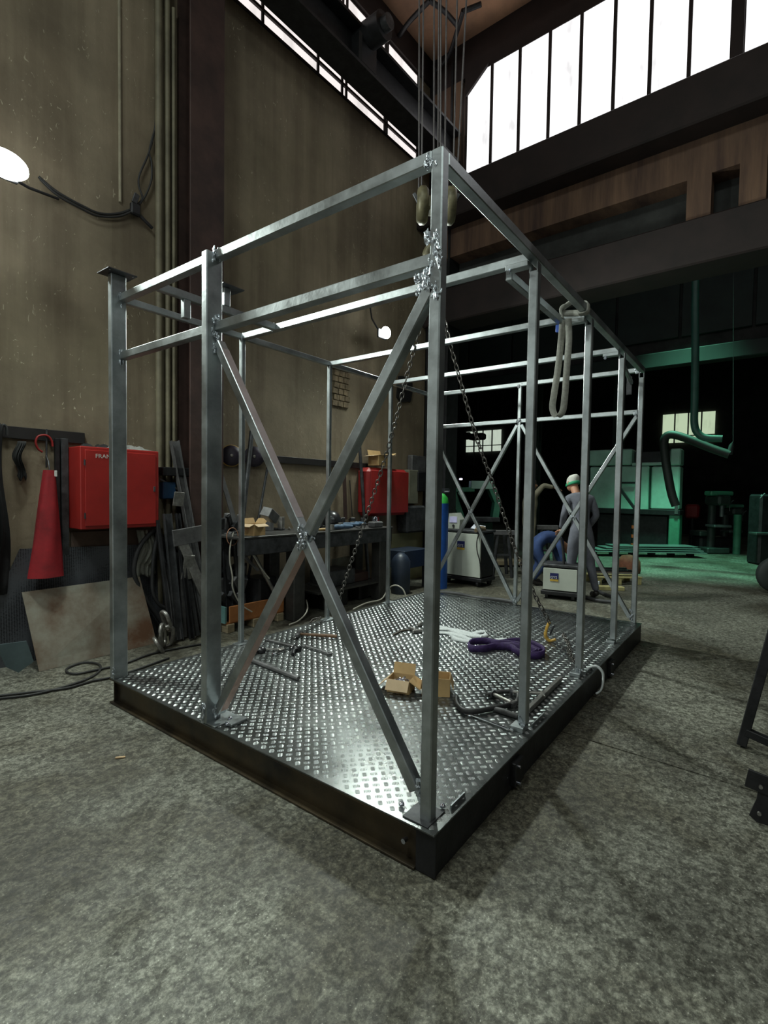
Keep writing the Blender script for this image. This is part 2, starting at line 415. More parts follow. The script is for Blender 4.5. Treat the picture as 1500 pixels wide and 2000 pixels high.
# lintel wall across the hall: girders, rusty band and the tall window above, open below
HC = FARS+.45
def lint(b):
    bbox_(b, FARS, HC, -11, 4.4, 8.22, 8.8)
struct(bmesh_obj('wall_far', lint, darkbeam))
def lint2(b):
    bbox_(b, FARS, HC, 3.42, 4.4, 6.3, 8.22)
struct(bmesh_obj('trim_3', lint2, lintelm))
struct(bmesh_obj('trim_4', lambda b: bbox_(b, FARS-.34, HC, -11, 4.05, 5.88, 6.46, .02), darkbeam))      # upper girder / sill
struct(bmesh_obj('trim_5', lambda b: bbox_(b, FARS, HC, -11, 4.05, 5.42, 5.88), lintelm))            # rusty band
tr = bmesh_obj('trim_6', lambda b: [bbox_(b, FARS, FARS+.25, n-.13, n+.13, 4.88, 5.42) for n in (-3.5, -2.3, -.52, .02, )], lintelm); struct(tr)
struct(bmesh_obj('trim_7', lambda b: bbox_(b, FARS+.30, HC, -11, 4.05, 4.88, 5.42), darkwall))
struct(bmesh_obj('trim_8', lambda b: bbox_(b, FARS-.12, HC, -11, 4.05, 4.32, 4.88, .02), darkbeam))
nm = sorted([tob(ons(x, y, FARS))[1] for x, y in ((960, 230), (1014, 215), (1073, 170), (1134, 150), (1200, 120), (1271, 90), (1348, 70))])
n_end = tob(ons(1429, 60, FARS))[1]; n_st = tob(ons(912, 230, FARS))[1]
window('window_2', nm, n_end, n_st, 6.50, 8.20, (), 's', pane_far, darkbeam, .045)
n2 = tob(ons(1454, 60, FARS))[1]
window('window_3', [n2-.6*k for k in range(1, 7)], n2-4.2, n2, 6.50, 8.20, (), 's', pane_far, darkbeam, .045)
struct(bmesh_obj('trim_9', lambda b: (bbox_(b, FARS-.05, HC, n2+.0, n_end, 6.46, 8.22), bbox_(b, FARS, HC, -11, n2-4.2, 6.46, 8.22)), darkbeam))
# chamfered corner plate above the first pane
b = MB(); b.prism([(0, 0), (.42, 0), (0, -.34)], (FARS-.025, n_st+.02, 8.22), (0, -1, 0), (0, 0, 1), .04)
o = b.build('trim_14', darkbeam); o.rotation_euler = (0, 0, BA); struct(o)
# corner steel column
cc = bmesh_obj('steel_column', lambda b: (bbox_(b, FARS-.02, FARS+.34, 3.58, 3.62, 0, 8.9), bbox_(b, FARS-.02, FARS+.34, 3.98, 4.02, 0, 8.9), bbox_(b, FARS+.13, FARS+.17, 3.6, 4.0, 0, 8.9)), blacksteel)
tag(cc, 'black steel column rising at the far corner of the hall', 'column')

# second hall beyond the opening
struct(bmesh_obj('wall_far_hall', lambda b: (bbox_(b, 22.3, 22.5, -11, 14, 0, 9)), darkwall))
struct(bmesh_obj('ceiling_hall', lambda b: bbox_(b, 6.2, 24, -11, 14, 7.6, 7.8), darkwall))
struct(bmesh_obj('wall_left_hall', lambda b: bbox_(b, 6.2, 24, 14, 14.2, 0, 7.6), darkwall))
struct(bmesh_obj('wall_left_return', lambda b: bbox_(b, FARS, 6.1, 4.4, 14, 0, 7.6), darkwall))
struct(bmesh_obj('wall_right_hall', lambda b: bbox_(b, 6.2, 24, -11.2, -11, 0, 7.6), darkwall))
pane_green = pane_mat('far_window_pane', (.50, .62, .42), .95, .8)
pane_pale = pane_mat('far_window_pane_pale', (.52, .60, .50), .95, .8)
def farwin(name, n0, n1, z0, z1, muls, rows, pm):
    root = bpy.data.objects.new(name, None); C.objects.link(root); root.rotation_euler = (0, 0, BA); struct(root)
    e = [n0]+muls+[n1]; r = [z0]+rows+[z1]
    for k in range(len(e)-1):
        for j in range(len(r)-1): bbox_(MB(), 22.22, 22.25, e[k]+.02, e[k+1]-.02, r[j]+.02, r[j+1]-.02).build('pane', pm, root)
    for x in muls: bbox_(MB(), 22.15, 22.26, x-.022, x+.022, z0, z1).build('mullion', blacksteel, root)
    for z in rows: bbox_(MB(), 22.15, 22.26, n0, n1, z-.02, z+.02).build('transom', blacksteel, root)
farwin('window_4', 1.45, 3.33, 3.70, 4.92, [1.92, 2.38, 2.86], [3.98], pane_green)
farwin('window_5', 10.6, 12.65, 3.68, 4.80, [11.1, 11.62, 12.14], [4.0], pane_pale)
# green panelled lintel in the second hall
gl = bmesh_obj('trim_15', lambda b: bbox_(b, 12.6, 12.8, -11, 14, 5.0, 7.6), darkwall); struct(gl)
for k in range(12):
    n0 = -6+1.45*k; bbox_(MB(), 12.5, 12.6, n0+.03, n0+1.42, 5.35, 6.75, .01).build('panel', greenwall, gl)
struct(bmesh_obj('trim_16', lambda b: bbox_(b, 12.2, 12.5, -11, 14, 4.62, 4.98, .02), greenwall))
for i, (s_, n_) in enumerate(((16.4, 3.55), (15.2, 5.9), (17.5, -2.5), (10.5, -1.62))):
    o = MB().ibeam((s_, n_, 0), (s_, n_, 7.5), .3, .3, .02, .03).build('steel_column', mat('green_column', (.03, .06, .05), .6)); o.rotation_euler = (0, 0, BA)
    tag(o, ['dark green steel column in the second hall seen above the white cap', 'dark column deep in the second hall left of the capped worker', 'dark steel column deep in the second hall towards its right side', 'dark steel column standing near the right edge of the picture beyond the green floor'][i], 'column', )

# things fixed to the left wall
col = thing('wall_column', 'dark red-brown steel column standing against the left wall', 'column', B(1.40, WALLN-.14, 0), BA)
MB().box((0, -.10, 4.35), (.39, .025, 8.7), None, .004).build('flange', rustbrown, col)
MB().box((0, .02, 4.35), (.025, .22, 8.7)).build('web', rustbrown, col)
MB().box((0, .125, 4.35), (.39, .025, 8.7)).build('flange', rustbrown, col)
pipem = mat('olive_pipe', (.16, .14, .09), .6, .1, .3, 4)
for i, (s_, r_, z1) in enumerate(((.985, .035, 8.6), (1.075, .028, 8.6), (1.14, .022, 6.3))):
    o = MB().cyl((s_, WALLN-.05, .3), (s_, WALLN-.05, z1), r_, 14).build('wall_pipe', pipem); o.rotation_euler = (0, 0, BA)
    tag(o, ['olive wall pipe, the outermost of three beside the brown column', 'olive wall pipe in the middle of the three beside the brown column', 'thin olive wall pipe nearest the brown column'][i], 'pipe')
sp = tob(onn(233, 200)); 
o = MB().cyl((sp[0], WALLN-.008, tob(onn(233, 395))[2]), (sp[0], WALLN-.008, 8.3), .014, 8).build('wall_conduit', mat('pale_conduit', (.26, .23, .16), .7)); o.rotation_euler = (0, 0, BA)
tag(o, 'thin pale conduit running straight down the wall above the cable clamp', 'conduit')

# glowing panes added low behind the camera, to reflect in the right-hand posts
root = bpy.data.objects.new('added_panes_low', None); C.objects.link(root); root.rotation_euler = (0, 0, BA); struct(root)
for k in range(4):
    for j in range(5): bbox_(MB(), -9.0, -8.97, -.2+1.0*k+.03, -.2+1.0*k+.97, .3+.85*j+.03, .3+.85*j+.82).build('pane', glow_low, root)
    bbox_(MB(), -9.0, -8.93, -.2+1.0*k-.03, -.2+1.0*k+.03, 0, 4.6).build('mullion', darkbeam, root)
# tall glowing panes, added unseen behind the camera for reflections, and thin roof bracing
root = bpy.data.objects.new('added_panes_high', None); C.objects.link(root); root.rotation_euler = (0, 0, BA); struct(root)
for k in range(9):
    bbox_(MB(), -9.0, -8.97, -9.5+1.4*k, -9.5+1.4*k+1.3, 4.6, 8.1).build('pane', glow_high, root)
    bbox_(MB(), -9.0, -8.94, -9.5+1.4*k-.1, -9.5+1.4*k, 4.6, 8.1).build('mullion', darkbeam, root)
rb = []
for pts in (((905, 20), (893, 60), (876, 110), (850, 140)), ((838, 0), (868, 22), (893, 50)), ((940, 8), (905, 22)), ((840, 0), (800, 42), (780, 70))):
    rb.append(MB().tube(curve_pts([onz(x, y, 8.55) for x, y in pts], 5), .035, 8))
for i, b in enumerate(rb): struct(b.build('trim_%d' % (20+i), blacksteel))
# ================================================================ THE STEEL MODULE
DZ = 0.181
mod = thing('steel_frame_module', 'large welded steel frame on a tread-plate deck with dark base beams', 'steel frame', (0, 0, 0))
def P3(x, y, z): return Vector((x, y, z+DZ))
L_, W_ = 4.09, 2.585
def part(name, b, m, lab=None):
    o = b.build(name, m, mod)
    if lab: o['label'] = lab
    return o
# base
part('edge_beam', MB().ibeam((.045, .09, .088), (.045, W_+.02, .088), .172, .085, .008, .011), millm)
part('edge_beam', MB().ibeam((L_-.045, .09, .088), (L_-.045, W_-.0, .088), .172, .085, .008, .011), millm)
b = MB(); b.box((L_/2+.01, .012, .088), (L_-.02, .010, .170)); b.box((L_/2+.01, .045, .168), (L_-.02, .075, .010)); b.box((L_/2+.01, .045, .008), (L_-.02, .075, .014)); b.box((.018, .045, .088), (.012, .09, .172), None, .002)
part('edge_beam', b, blacksteel)  # right beam coloured black to carry the shade on that side
b = MB(); b.box((L_/2+.01, W_-.012, .088), (L_-.02, .010, .170)); b.box((L_/2+.01, W_-.045, .168), (L_-.02, .075, .010)); b.box((L_/2+.01, W_-.045, .008), (L_-.02, .075, .014))
part('edge_beam', b, millm)
for x in (1.03, 1.75, 2.5, 3.2):
    part('joist', MB().ibeam((x, .09, .088), (x, W_-.09, .088), .15, .07, .006, .009), millm)
for (x, i) in ((.80, 0), (2.75, 1)):       # lifting lugs under the right edge
    b = MB(); b.box((x, -.006, .085), (.11, .03, .12), None, .004); part('lug_plate', b, blacksteel)
    part('bolt', MB().cyl((x-.03, -.02, .125), (x-.03, -.034, .125), .008, 6), boltm)
    part('bolt', MB().cyl((x-.035, -.02, .045), (x-.035, -.04, .045), .010, 6), boltm)
part('bolt', MB().cyl((-.002, .14, .10), (.02, .14, .10), .011, 6), boltm)
part('deck_plate', MB().box((L_/2, W_/2, DZ-.0035), (L_, W_, .007), None, .001), deckm)

# tread pattern: groups of five raised bars, alternating diagonals
def tread():
    pitch = .062; bl, bw, bh = .027, .0046, .0020
    a = np.arange(pitch*.6, L_-pitch*.4, pitch); bb = np.arange(pitch*.6, W_-pitch*.4, pitch)
    ga = np.stack(np.meshgrid(a, bb, indexing='ij'), -1).reshape(-1, 2); gb = ga+pitch/2
    gb = gb[(gb[:, 0] < L_-.02) & (gb[:, 1] < W_-.02)]
    q = math.sqrt(.5)
    unit = np.array([[-bl/2, 0, 0], [-bl*.28, -bw/2, 0], [bl*.28, -bw/2, 0], [bl/2, 0, 0], [bl*.28, bw/2, 0], [-bl*.28, bw/2, 0], [-bl*.26, 0, bh], [bl*.26, 0, bh]])
    uf = np.array([[0, 1, 6, 6], [1, 2, 7, 6], [2, 3, 7, 7], [3, 4, 7, 7], [4, 5, 6, 7], [5, 0, 6, 6]])
    tris = [(0, 1, 6), (2, 3, 7), (3, 4, 7), (5, 0, 6)]; quads = [(1, 2, 7, 6), (4, 5, 6, 7)]
    V = []
    for g, d in ((ga, (q, -q)), (gb, (q, q))):
        dx, dy = d; px, py = -dy, dx
        for k in range(-2, 3):
            off = k*.0066
            sc = 1 if abs(k) < 2 else .85
            u = unit.copy(); u[:, 0] *= sc
            X = u[:, 0]*dx+(u[:, 1]+off)*px; Y = u[:, 0]*dy+(u[:, 1]+off)*py
            arr = np.stack([g[:, None, 0]+X[None], g[:, None, 1]+Y[None], np.broadcast_to(u[None, :, 2]+DZ, (len(g), 8))], -1)
            V.append(arr.reshape(-1, 3))
    V = np.concatenate(V); n = len(V)//8
    base = np.arange(n)[:, None]*8
    tl = (base[:, :, None]+np.array(tris)[None]).reshape(-1, 3); ql = (base[:, :, None]+np.array(quads)[None]).reshape(-1, 4)
    me = bpy.data.meshes.new('tread_bars'); me.vertices.add(len(V)); me.vertices.foreach_set('co', V.reshape(-1).astype(np.float32))
    loops = np.concatenate([tl.reshape(-1), ql.reshape(-1)]); me.loops.add(len(loops)); me.loops.foreach_set('vertex_index', loops.astype(np.int32))
    st = np.concatenate([np.arange(len(tl))*3, len(tl)*3+np.arange(len(ql))*4]); me.polygons.add(len(st)); me.polygons.foreach_set('loop_start', st.astype(np.int32))
    me.update(calc_edges=True); me.validate(); me.materials.append(treadm)
    o = bpy.data.objects.new('tread_bars', me); C.objects.link(o); o.parent = mod; o['kind'] = 'stuff'
tread()

def post(x0, x1, y0, y1, z0, z1, ch=.005, m=steel): return part('post', MB().box(((x0+x1)/2, (y0+y1)/2, (z0+z1)/2+DZ), (x1-x0, y1-y0, z1-z0), None, ch), m)
H = 2.60
e0, e1 = .050, .100
Y1, Y2 = 1.47, 2.54
post(e0, e1, e0, e1, 0, H)                        # near corner
post(.0, .10, Y1, Y1+.05, -.0, 2.585)            # door post
post(.0, .10, Y2, Y2+.05, -.004, 2.724)          # outer left post
XS = (1.05, 2.11, 3.15, 4.03)
for i, x in enumerate(XS):                        # right-hand posts with coped ears
    post(x, x+.05, e0, e1-.002, .03 if i < 3 else 0, 2.50)
    part('post_ear', MB().box((x+.025, e0+.003, 2.515+DZ), (.05, .006, .05)), steel); part('post_ear', MB().box((x+.025, e1-.005, 2.515+DZ), (.05, .006, .05)), steel)
YL = 2.545
for x in XS: post(x, x+.04, YL, YL+.04, 0, 2.555)
post(XS[3]+.005, XS[3]+.045, 1.33, 1.37, 0, 2.555)  # middle post of the far end
# feet, wedges and base plates
def foot(x, y, sx, sy, h=.02): part('base_foot', MB().box((x, y, DZ+h/2), (sx, sy, h), None, .003), steel)
foot(1.045, .085, .08, .075, .028); foot(2.105, .085, .08, .075, .028); foot(3.15, .085, .07, .07, .02)
part('base_foot', MB().box((.085, .10, DZ+.003), (.13, .12, .005), None, .001), darksteel); foot(.09, Y1+.0, .17, .15, .008)
foot(.12, Y1-.11, .11, .06, .018)
for x in XS[:3]: foot(x+.02, YL-.0, .14, .09, .008)
for x, y in ((.115, Y1-.06), (.065, Y1-.105), (.07, .20), (.165, .06)):
    b = MB(); b.lathe([(.012, 0), (.012, .007), (.010, .010), (.004, .013), (0, .0135)], (x, y, DZ+.008), None, 12); part('bolt', b, boltm)
part('edge_angle', MB().box((1.20, .035, DZ+.011), (.20, .006, .022)), steel)
part('edge_angle', MB().box((.24, .03, DZ+.009), (.12, .006, .018)), steel)
part('edge_angle', MB().box((2.24, .035, DZ+.011), (.18, .006, .022)), steel)
# cap plates
def cap(x, y, z): return MB().box((x, y, z+DZ), (.19, .16, .007), None, .001)
part('cap_plate', cap(.05, Y2+.02, 2.728), darksteel, 'thin dark cap plate on the outer left post')
for dx, dy in ((-.075, -.055), (.075, -.055), (.075, .055)): part('bolt', MB().cyl((.05+dx, Y2+.02+dy, 2.722+DZ), (.05+dx, Y2+.02+dy, 2.735+DZ), .007, 6), boltm)
# rails
def rail(p0, p1, w_=.05, h_=.05, m=steel, name='rail', up=(0, 0, 1)): return part(name, MB().beam(P3(*p0), P3(*p1), w_, h_, up, .004), m)
ec = (e0+e1)/2; zt = H-.025
rail((ec, e1, zt), (ec, Y1, zt)); rail((ec, Y1+.05, zt), (ec, Y2, zt))
zl = 2.19
rail((ec, e1, zl), (ec, Y1, zl)); rail((ec, Y1+.05, zl), (ec, Y2, zl))
rail((e1, ec, zt), (4.08, ec, zt))                                     # right top rail
rail((.10, YL+.02, zt), (4.07, YL+.02, zt), .04, .045)                 # left top rail
YA = 2.15
rail((e1, YA, zt+.0), (XS[0], YA, zt+.0), .045, .05)                    # header stub rail at the door
for i, x in enumerate(XS):
    w_ = .05 if i == 0 else .045
    rail((x+.025, e1+.0, zt), (x+.025, YL, zt), w_, w_)
rail((XS[0]+.05, .235, 2.525), (XS[1], .235, 2.525), .04, .05)
rail((XS[3]+.025, e1, 2.155), (XS[3]+.025, 1.33, 2.155), .045, .045); rail((XS[3]+.025, 1.37, 2.155), (XS[3]+.025, YL, 2.155), .045, .045)
# hanging stubs and small plates at the top
q = onY(440, 570, YA); part('post_stub', MB().box((q.x, YA, 2.663+DZ), (.05, .05, .125), None, .003), steel)
part('cap_plate', MB().box((q.x+.02, YA, 2.73+DZ), (.18, .15, .007), None, .001), darksteel, 'thin dark cap plate on the short stub post')
q2 = onY(363, 600, YA); part('post_stub', MB().box((q2.x, YA, 2.49+DZ), (.05, .04, .12), None, .003), steel)
part('tab_plate', MB().box((1.13, .105, 2.44+DZ), (.035, .012, .11), None, .002), steel)
part('tab_plate', MB().box((XS[3]-.02, .18, 2.42+DZ), (.01, .05, .18), None, .001), darksteel)
part('tab_plate', MB().beam(P3(XS[2]+.05, .075, 2.45), P3(XS[3]-.02, .16, 2.45), .03, .035), steel)
for x in XS[:3]:
    part('corner_bracket', MB().box((x+.0, e1+.06, 2.535+DZ), (.055, .13, .03), None, .003), steel)
    part('bolt', MB().cyl((x-.02, e1+.10, 2.52+DZ), (x-.045, e1+.10, 2.50+DZ), .012, 6), boltm)
# front X brace: one full diagonal, the other in two pieces
A0, A1 = (ec, Y1-.005, 2.10), (ec, e1+.03, .10)
rail(A0, A1, .05, .05, steel, 'brace', (1, 0, 0))
Bt, Bb = Vector((ec, e1, 2.09)), Vector((ec, Y1-.02, .06))
cm = (Bt+Bb)/2; dn = (Bb-Bt).normalized()
rail(Bt, cm-dn*.035, .05, .05, steel, 'brace', (1, 0, 0)); 
rail(cm+dn*.035, Bb, .05, .05, steel, 'brace', (1, 0, 0))
def tint(p, q, lab, m):              # thin pinkish face strip laid on the side towards the deck corner
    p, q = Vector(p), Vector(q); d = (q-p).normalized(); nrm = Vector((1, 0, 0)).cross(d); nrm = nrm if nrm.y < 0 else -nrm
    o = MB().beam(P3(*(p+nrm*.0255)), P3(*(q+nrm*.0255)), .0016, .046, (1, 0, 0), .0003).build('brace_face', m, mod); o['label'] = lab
tint(cm+dn*.05, Bb-dn*.03, 'orange-pink face of the lower brace', steel_pink)
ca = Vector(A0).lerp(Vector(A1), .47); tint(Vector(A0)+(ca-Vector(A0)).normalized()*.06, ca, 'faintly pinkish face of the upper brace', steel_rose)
# far-end X braces
def xb(ya, yb, z0, z1):
    x = XS[3]+.025
    rail((x, ya, z1), (x, yb, z0), .04, .04, steel, 'brace', (1, 0, 0))
    c = Vector((x, (ya+yb)/2, (z0+z1)/2)); d = (Vector((x, yb, z1))-Vector((x, ya, z0))).normalized()
    rail(Vector((x, ya, z0)), c-d*.03, .04, .04, steel, 'brace', (1, 0, 0)); rail(c+d*.03, Vector((x, yb, z1)), .04, .04, steel, 'brace', (1, 0, 0))
xb(.11, 1.325, .05, 2.11); xb(1.375, YL-.01, .05, 2.11)
# weld beads: lumpy runs at the joints
wr = random.Random(11)
def weld(p, r=.012, n=8, spread=(.03, .03, .05)):
    b = MB()
    for _ in range(n):
        q = P3(*p)+Vector(((wr.random()-.5)*spread[0]*2, (wr.random()-.5)*spread[1]*2, (wr.random()-.5)*spread[2]*2))
        b.blob(q, r*(.35+.7*wr.random()), 1, 1.1, (.55, .9, 1.6), seed=wr.random(), smooth=False)
    part('weld_bead', b, weldm)
weld((e0+.006, e1-.015, 2.16), .017, 26, (.004, .028, .12)); weld((e0+.008, e1+.03, 2.10), .013, 16, (.008, .035, .045))
weld((.052, Y1-.004, 2.15), .014, 18, (.02, .008, .10)); weld((.055, Y1-.006, 2.57), .010, 8, (.02, .006, .03))
weld((.06, Y2-.004, 2.56), .012, 10, (.015, .006, .05)); weld((.06, Y2-.004, 2.18), .012, 10, (.015, .006, .05))
weld((e0+.002, e1-.004, 2.555), .010, 8, (.004, .03, .02)); weld((e0+.01, e1+.006, .10), .013, 14, (.008, .01, .05))
weld((-.002, Y1+.03, .05), .013, 10, (.006, .02, .05)); weld((.06, Y1-.012, .06), .011, 8, (.02, .015, .04)); weld((0, Y2, .04), .010, 7, (.01, .02, .035))
weld((e0-.002, cm.y, cm.z), .014, 22, (.006, .03, .05)); weld((e1-.02, cm.y-.03, cm.z+.02), .011, 8, (.02, .02, .03))
weld((1.05, .068, .045), .012, 7, (.008, .02, .02)); weld((2.11, .068, .045), .012, 7, (.008, .02, .02))
weld((XS[3], 1.35, 2.155), .012, 8, (.003, .03, .03)); weld((XS[3], 1.35, 2.56), .012, 7, (.003, .03, .02)); weld((XS[3], .11, 2.14), .012, 7, (.003, .03, .04)); weld((XS[3], .10, 2.57), .016, 9, (.005, .03, .02))
weld((XS[3], .72, 1.08), .012, 7, (.003, .03, .03)); weld((XS[3], 1.95, 1.08), .012, 7, (.003, .03, .03)); weld((XS[3], 1.35, .06), .013, 8, (.003, .04, .04)); weld((XS[3], .10, .10), .013, 8, (.003, .02, .06))
weld((XS[0]-.002, YA, 2.57), .011, 7, (.004, .03, .02)); weld((XS[0], YL, 2.57), .010, 6, (.01, .01, .03))
# ================================================================ LAMPS, CABLES, HOIST
lampm = mat('lamp_glow', (1, 1, 1), .3, 0, 0, 1, emit=(.93, 1, .97), estr=42)
def flood(P, arm_dir, lab, sc):
    t = thing('floodlight', lab, 'lamp', P, BA)
    MB().blob((0, -.02, 0), sc[0], 2, 0, (sc[1], .55, sc[2]), seed=1).build('diffuser', lampm, t)
    MB().box((0, .055, -.01), (.20, .03, .13), None, .01).build('housing', blacksteel, t)
    MB().tube([(0, .06, -.03), Vector(arm_dir)*.5+Vector((0, .1, 0)), arm_dir], .012, 8).build('arm', blacksteel, t)
    return t
flood(LAMP1, onn(108, 388, WALLN-.04)-LAMP1, 'glaring floodlight on an arm at the left edge of the picture', (.13, 1.15, .78))
flood(LAMP2, onn(720, 590, WALLN-.04)-LAMP2, 'glaring round floodlight hanging by the wall behind the frame', (.088, 1, .95))
cabm = mat('black_cable', (.016, .016, .016), .55)
def cable(name, pts, r, lab, cat='cable', m=cabm, n=7, group=None):
    b = MB().tube(curve_pts(pts, n), r, 7); o = b.build(name, m); return tag(o, lab, cat, group)
NW = WALLN-.03
cable('power_cable', [onn(x, y, NW) for x, y in ((75, 345), (110, 374), (160, 402), (195, 417), (232, 417), (262, 407))], .012, 'black cable drooping along the wall from the left floodlight to the clamp')
cable('power_cable', [onn(x, y, NW-.015) for x, y in ((78, 350), (112, 381), (155, 405), (190, 421), (230, 423), (262, 411))], .010, 'second black cable drooping just below the first on the wall')
cable('power_cable', [onn(x, y, NW) for x, y in ((268, 400), (278, 386), (271, 362), (273, 340), (290, 300), (302, 255), (305, 200))], .009, 'thin cable rising from the clamp in a left-hand bow beside the pipes')
cable('power_cable', [onn(x, y, NW) for x, y in ((272, 400), (285, 380), (296, 350), (296, 318), (292, 292), (304, 245), (308, 205))], .009, 'thin cable rising from the clamp in a right-hand bow beside the pipes')
q = onn(264, 405, NW-.01); ck = thing('cable_clamp', 'black clamp with a tongue gathering the wall cables', 'clamp', q, BA)
MB().box((0, 0, -.02), (.09, .05, .11), None, .02).build('clamp_body', blacksteel, ck); MB().box((.0, -.01, .08), (.05, .02, .10), Euler((0, .3, 0)).to_matrix(), .005).build('tongue', darksteel, ck)
MB().beam((.03, 0, -.05), (.17, 0, -.13), .02, .03).build('spike', blacksteel, ck)

# crane hook block with its ropes, and the chain sling
HX = Vector((2.11, 1.32, 0)); 
hookm = mat('worn_olive_paint', (.17, .15, .085), .5, .2, .5, 9, .2, 20)
def onH(x, y):                      # plane through the hook facing the camera
    d = ray(x, y); n = Vector((cf.x, cf.y, 0)).normalized(); t = (HX-CAM).dot(n)/d.dot(n); return CAM+d*t
hb_c = onH(852, 402)
hk = thing('hook_block', 'olive pulley block of the overhead crane hanging behind the near corner post', 'crane hook', hb_c, YAW)
for s_ in (-1, 1):
    MB().lathe([(.02, -.045), (.12, -.045), (.145, -.02), (.145, .02), (.12, .045), (.02, .045)], (0, s_*.115, 0), (0, 1, 0), 22).build('sheave_guard', hookm, hk)
    MB().beam((0, s_*.19, .10), (0, s_*.08, -.10), .02, .03).build('side_strap', darksteel, hk)
MB().box((0, 0, .0), (.14, .20, .12), None, .02).build('block_body', hookm, hk)
MB().cyl((0, .0, -.06), (0, .0, -.24), .028, 12).build('shank', hookm, hk)
hp = [(0, 0, -.24), (0, .0, -.30), (0, .045, -.34), (0, .075, -.40), (0, .05, -.46), (0, 0, -.48), (0, -.055, -.45), (0, -.065, -.40)]
MB().tube(curve_pts(hp, 5), [.030]*5+[.034]*10+[.036]*10+[.028]*6+[.015]*5, 10).build('hook', hookm, hk)
ropem = mat('wire_rope', (.13, .12, .12), .45, .7, .2, 20)
for i, (x0, x1, y1) in enumerate(((819, 818, 372), (827, 823, 375), (848, 847, 380), (857, 855, 385), (861, 860, 385), (872, 868, 385), (893, 884, 395), (911, 890, 395))):
    a = onH(x1, y1); top = onH(x0, 0); d = (top-a); top = a+d*((8.7-a.z)/d.z)
    o = MB().cyl(a, top, .0075, 7).build('hoist_rope', ropem)
    tag(o, ['leftmost steel rope of the crane hoist', 'second hoist rope from the left', 'third hoist rope from the left', 'fourth hoist rope from the left', 'fifth hoist rope, close beside the fourth', 'sixth hoist rope, in line with the near corner post', 'seventh hoist rope, just right of the corner post top', 'rightmost steel rope of the crane hoist, beside the tall window'][i], 'rope', 'ropes of the crane hoist')
# chain links share one mesh
def link_mesh(name, L, Wd, r):
    pts = []
    for k in range(12):
        a = 2*PI*k/12; pts.append((math.copysign(L/2-Wd/2, math.cos(a))+math.cos(a)*Wd/2 if abs(math.cos(a)) > 1e-6 else 0, math.sin(a)*Wd/2, 0))
    b = MB().tube(pts, r, 5, closed=True); me = bpy.data.meshes.new(name); me.from_pydata(b.v, [], b.f); me.polygons.foreach_set('use_smooth', [True]*len(b.f)); return me
chm = mat('chain_steel', (.16, .15, .14), .38, .9, .4, 30)
lm = link_mesh('chain_link', .058, .034, .0056); lm.materials.append(chm)
def chain(lab, pts, me=lm, pitch=.046, group=None, name='lifting_chain'):
    P = curve_pts(pts, 12); t = thing(name, lab, 'chain', P[0], 0, group)
    acc = 0; i = 0; tot = [0]
    for a, b_ in zip(P, P[1:]): tot.append(tot[-1]+(b_-a).length)
    k = 0; d = pitch/2
    while d < tot[-1]:
        while tot[i+1] < d: i += 1
        u = (d-tot[i])/(tot[i+1]-tot[i]); p = P[i].lerp(P[i+1], u); tg = (P[i+1]-P[i]).normalized()
        o = bpy.data.objects.new('chain_link', me); C.objects.link(o); o.parent = t; o.location = p-P[0]
        q = tg.to_track_quat('X', 'Z'); from mathutils import Quaternion
        o.rotation_mode = 'QUATERNION'; o.rotation_quaternion = q @ Quaternion((1, 0, 0), math.radians(45+90*(k % 2)))
        d += pitch; k += 1
    return t
apex = onH(848, 535); hbot = hb_c+Vector((0, 0, -.47))
R2 = Vector((2.2, 2.50, DZ+.06)); S2 = Vector((2.36, .24, DZ+.02))
def onseg(x, y, a, b):               # point on the viewing ray nearest to the vertical plane through a and b
    d = ray(x, y); n = Vector((b.y-a.y, -(b.x-a.x), 0)); t = (a-CAM).dot(n)/d.dot(n); return CAM+d*t
c1 = [hbot]+[onseg(x, y, hbot, R2) for x, y in ((833, 592), (800, 715), (757, 880), (715, 1010), (672, 1140))]+[R2+Vector((.02, .02, .02))]
chain('long lifting chain slanting from the crane hook down to the left edge of the deck', c1, group='legs of the lifting chain sling')
S2b = Vector((2.75, .55, DZ))
c2 = [hbot]+[onseg(x, y, hbot, S2b) for x, y in ((868, 625), (898, 740), (931, 855), (970, 965), (1012, 1088), (1046, 1165), (1073, 1215))]
chain('long lifting chain hanging from the crane hook towards the right edge of the deck', c2, group='legs of the lifting chain sling')
e = c2[-1]; yh = thing('sling_hook', 'yellow sling hook at the end of the right lifting chain', 'hook', e)
yel = mat('yellow_paint', (.60, .36, .07), .45, 0, .3, 20)
MB().tube(curve_pts([(0, 0, 0), (-.01, .02, -.06), (0, .03, -.13), (.02, .0, -.17), (.03, -.05, -.15)], 5), [.013]*8+[.016]*8+[.012]*5, 8).build('hook_body', yel, yh)
MB().box((.02, -.02, -.07), (.012, .014, .10), Euler((.4, 0, 0)).to_matrix(), .002).build('latch', darksteel, yh)
f1 = [onz(x, y, DZ+.012) for x, y in ((1100, 1238), (1110, 1258), (1112, 1272), (1118, 1285), (1122, 1294))]
chain('short slack length of chain lying on the deck by the right posts', f1, group=None)
# second sling hook lying at the foot of the left chain
chain('short chain end bunched at the foot of a rear left post', [Vector((2.10, 2.62, DZ+.01)), Vector((2.03, 2.68, DZ-.02)), Vector((1.98, 2.70, .08))])
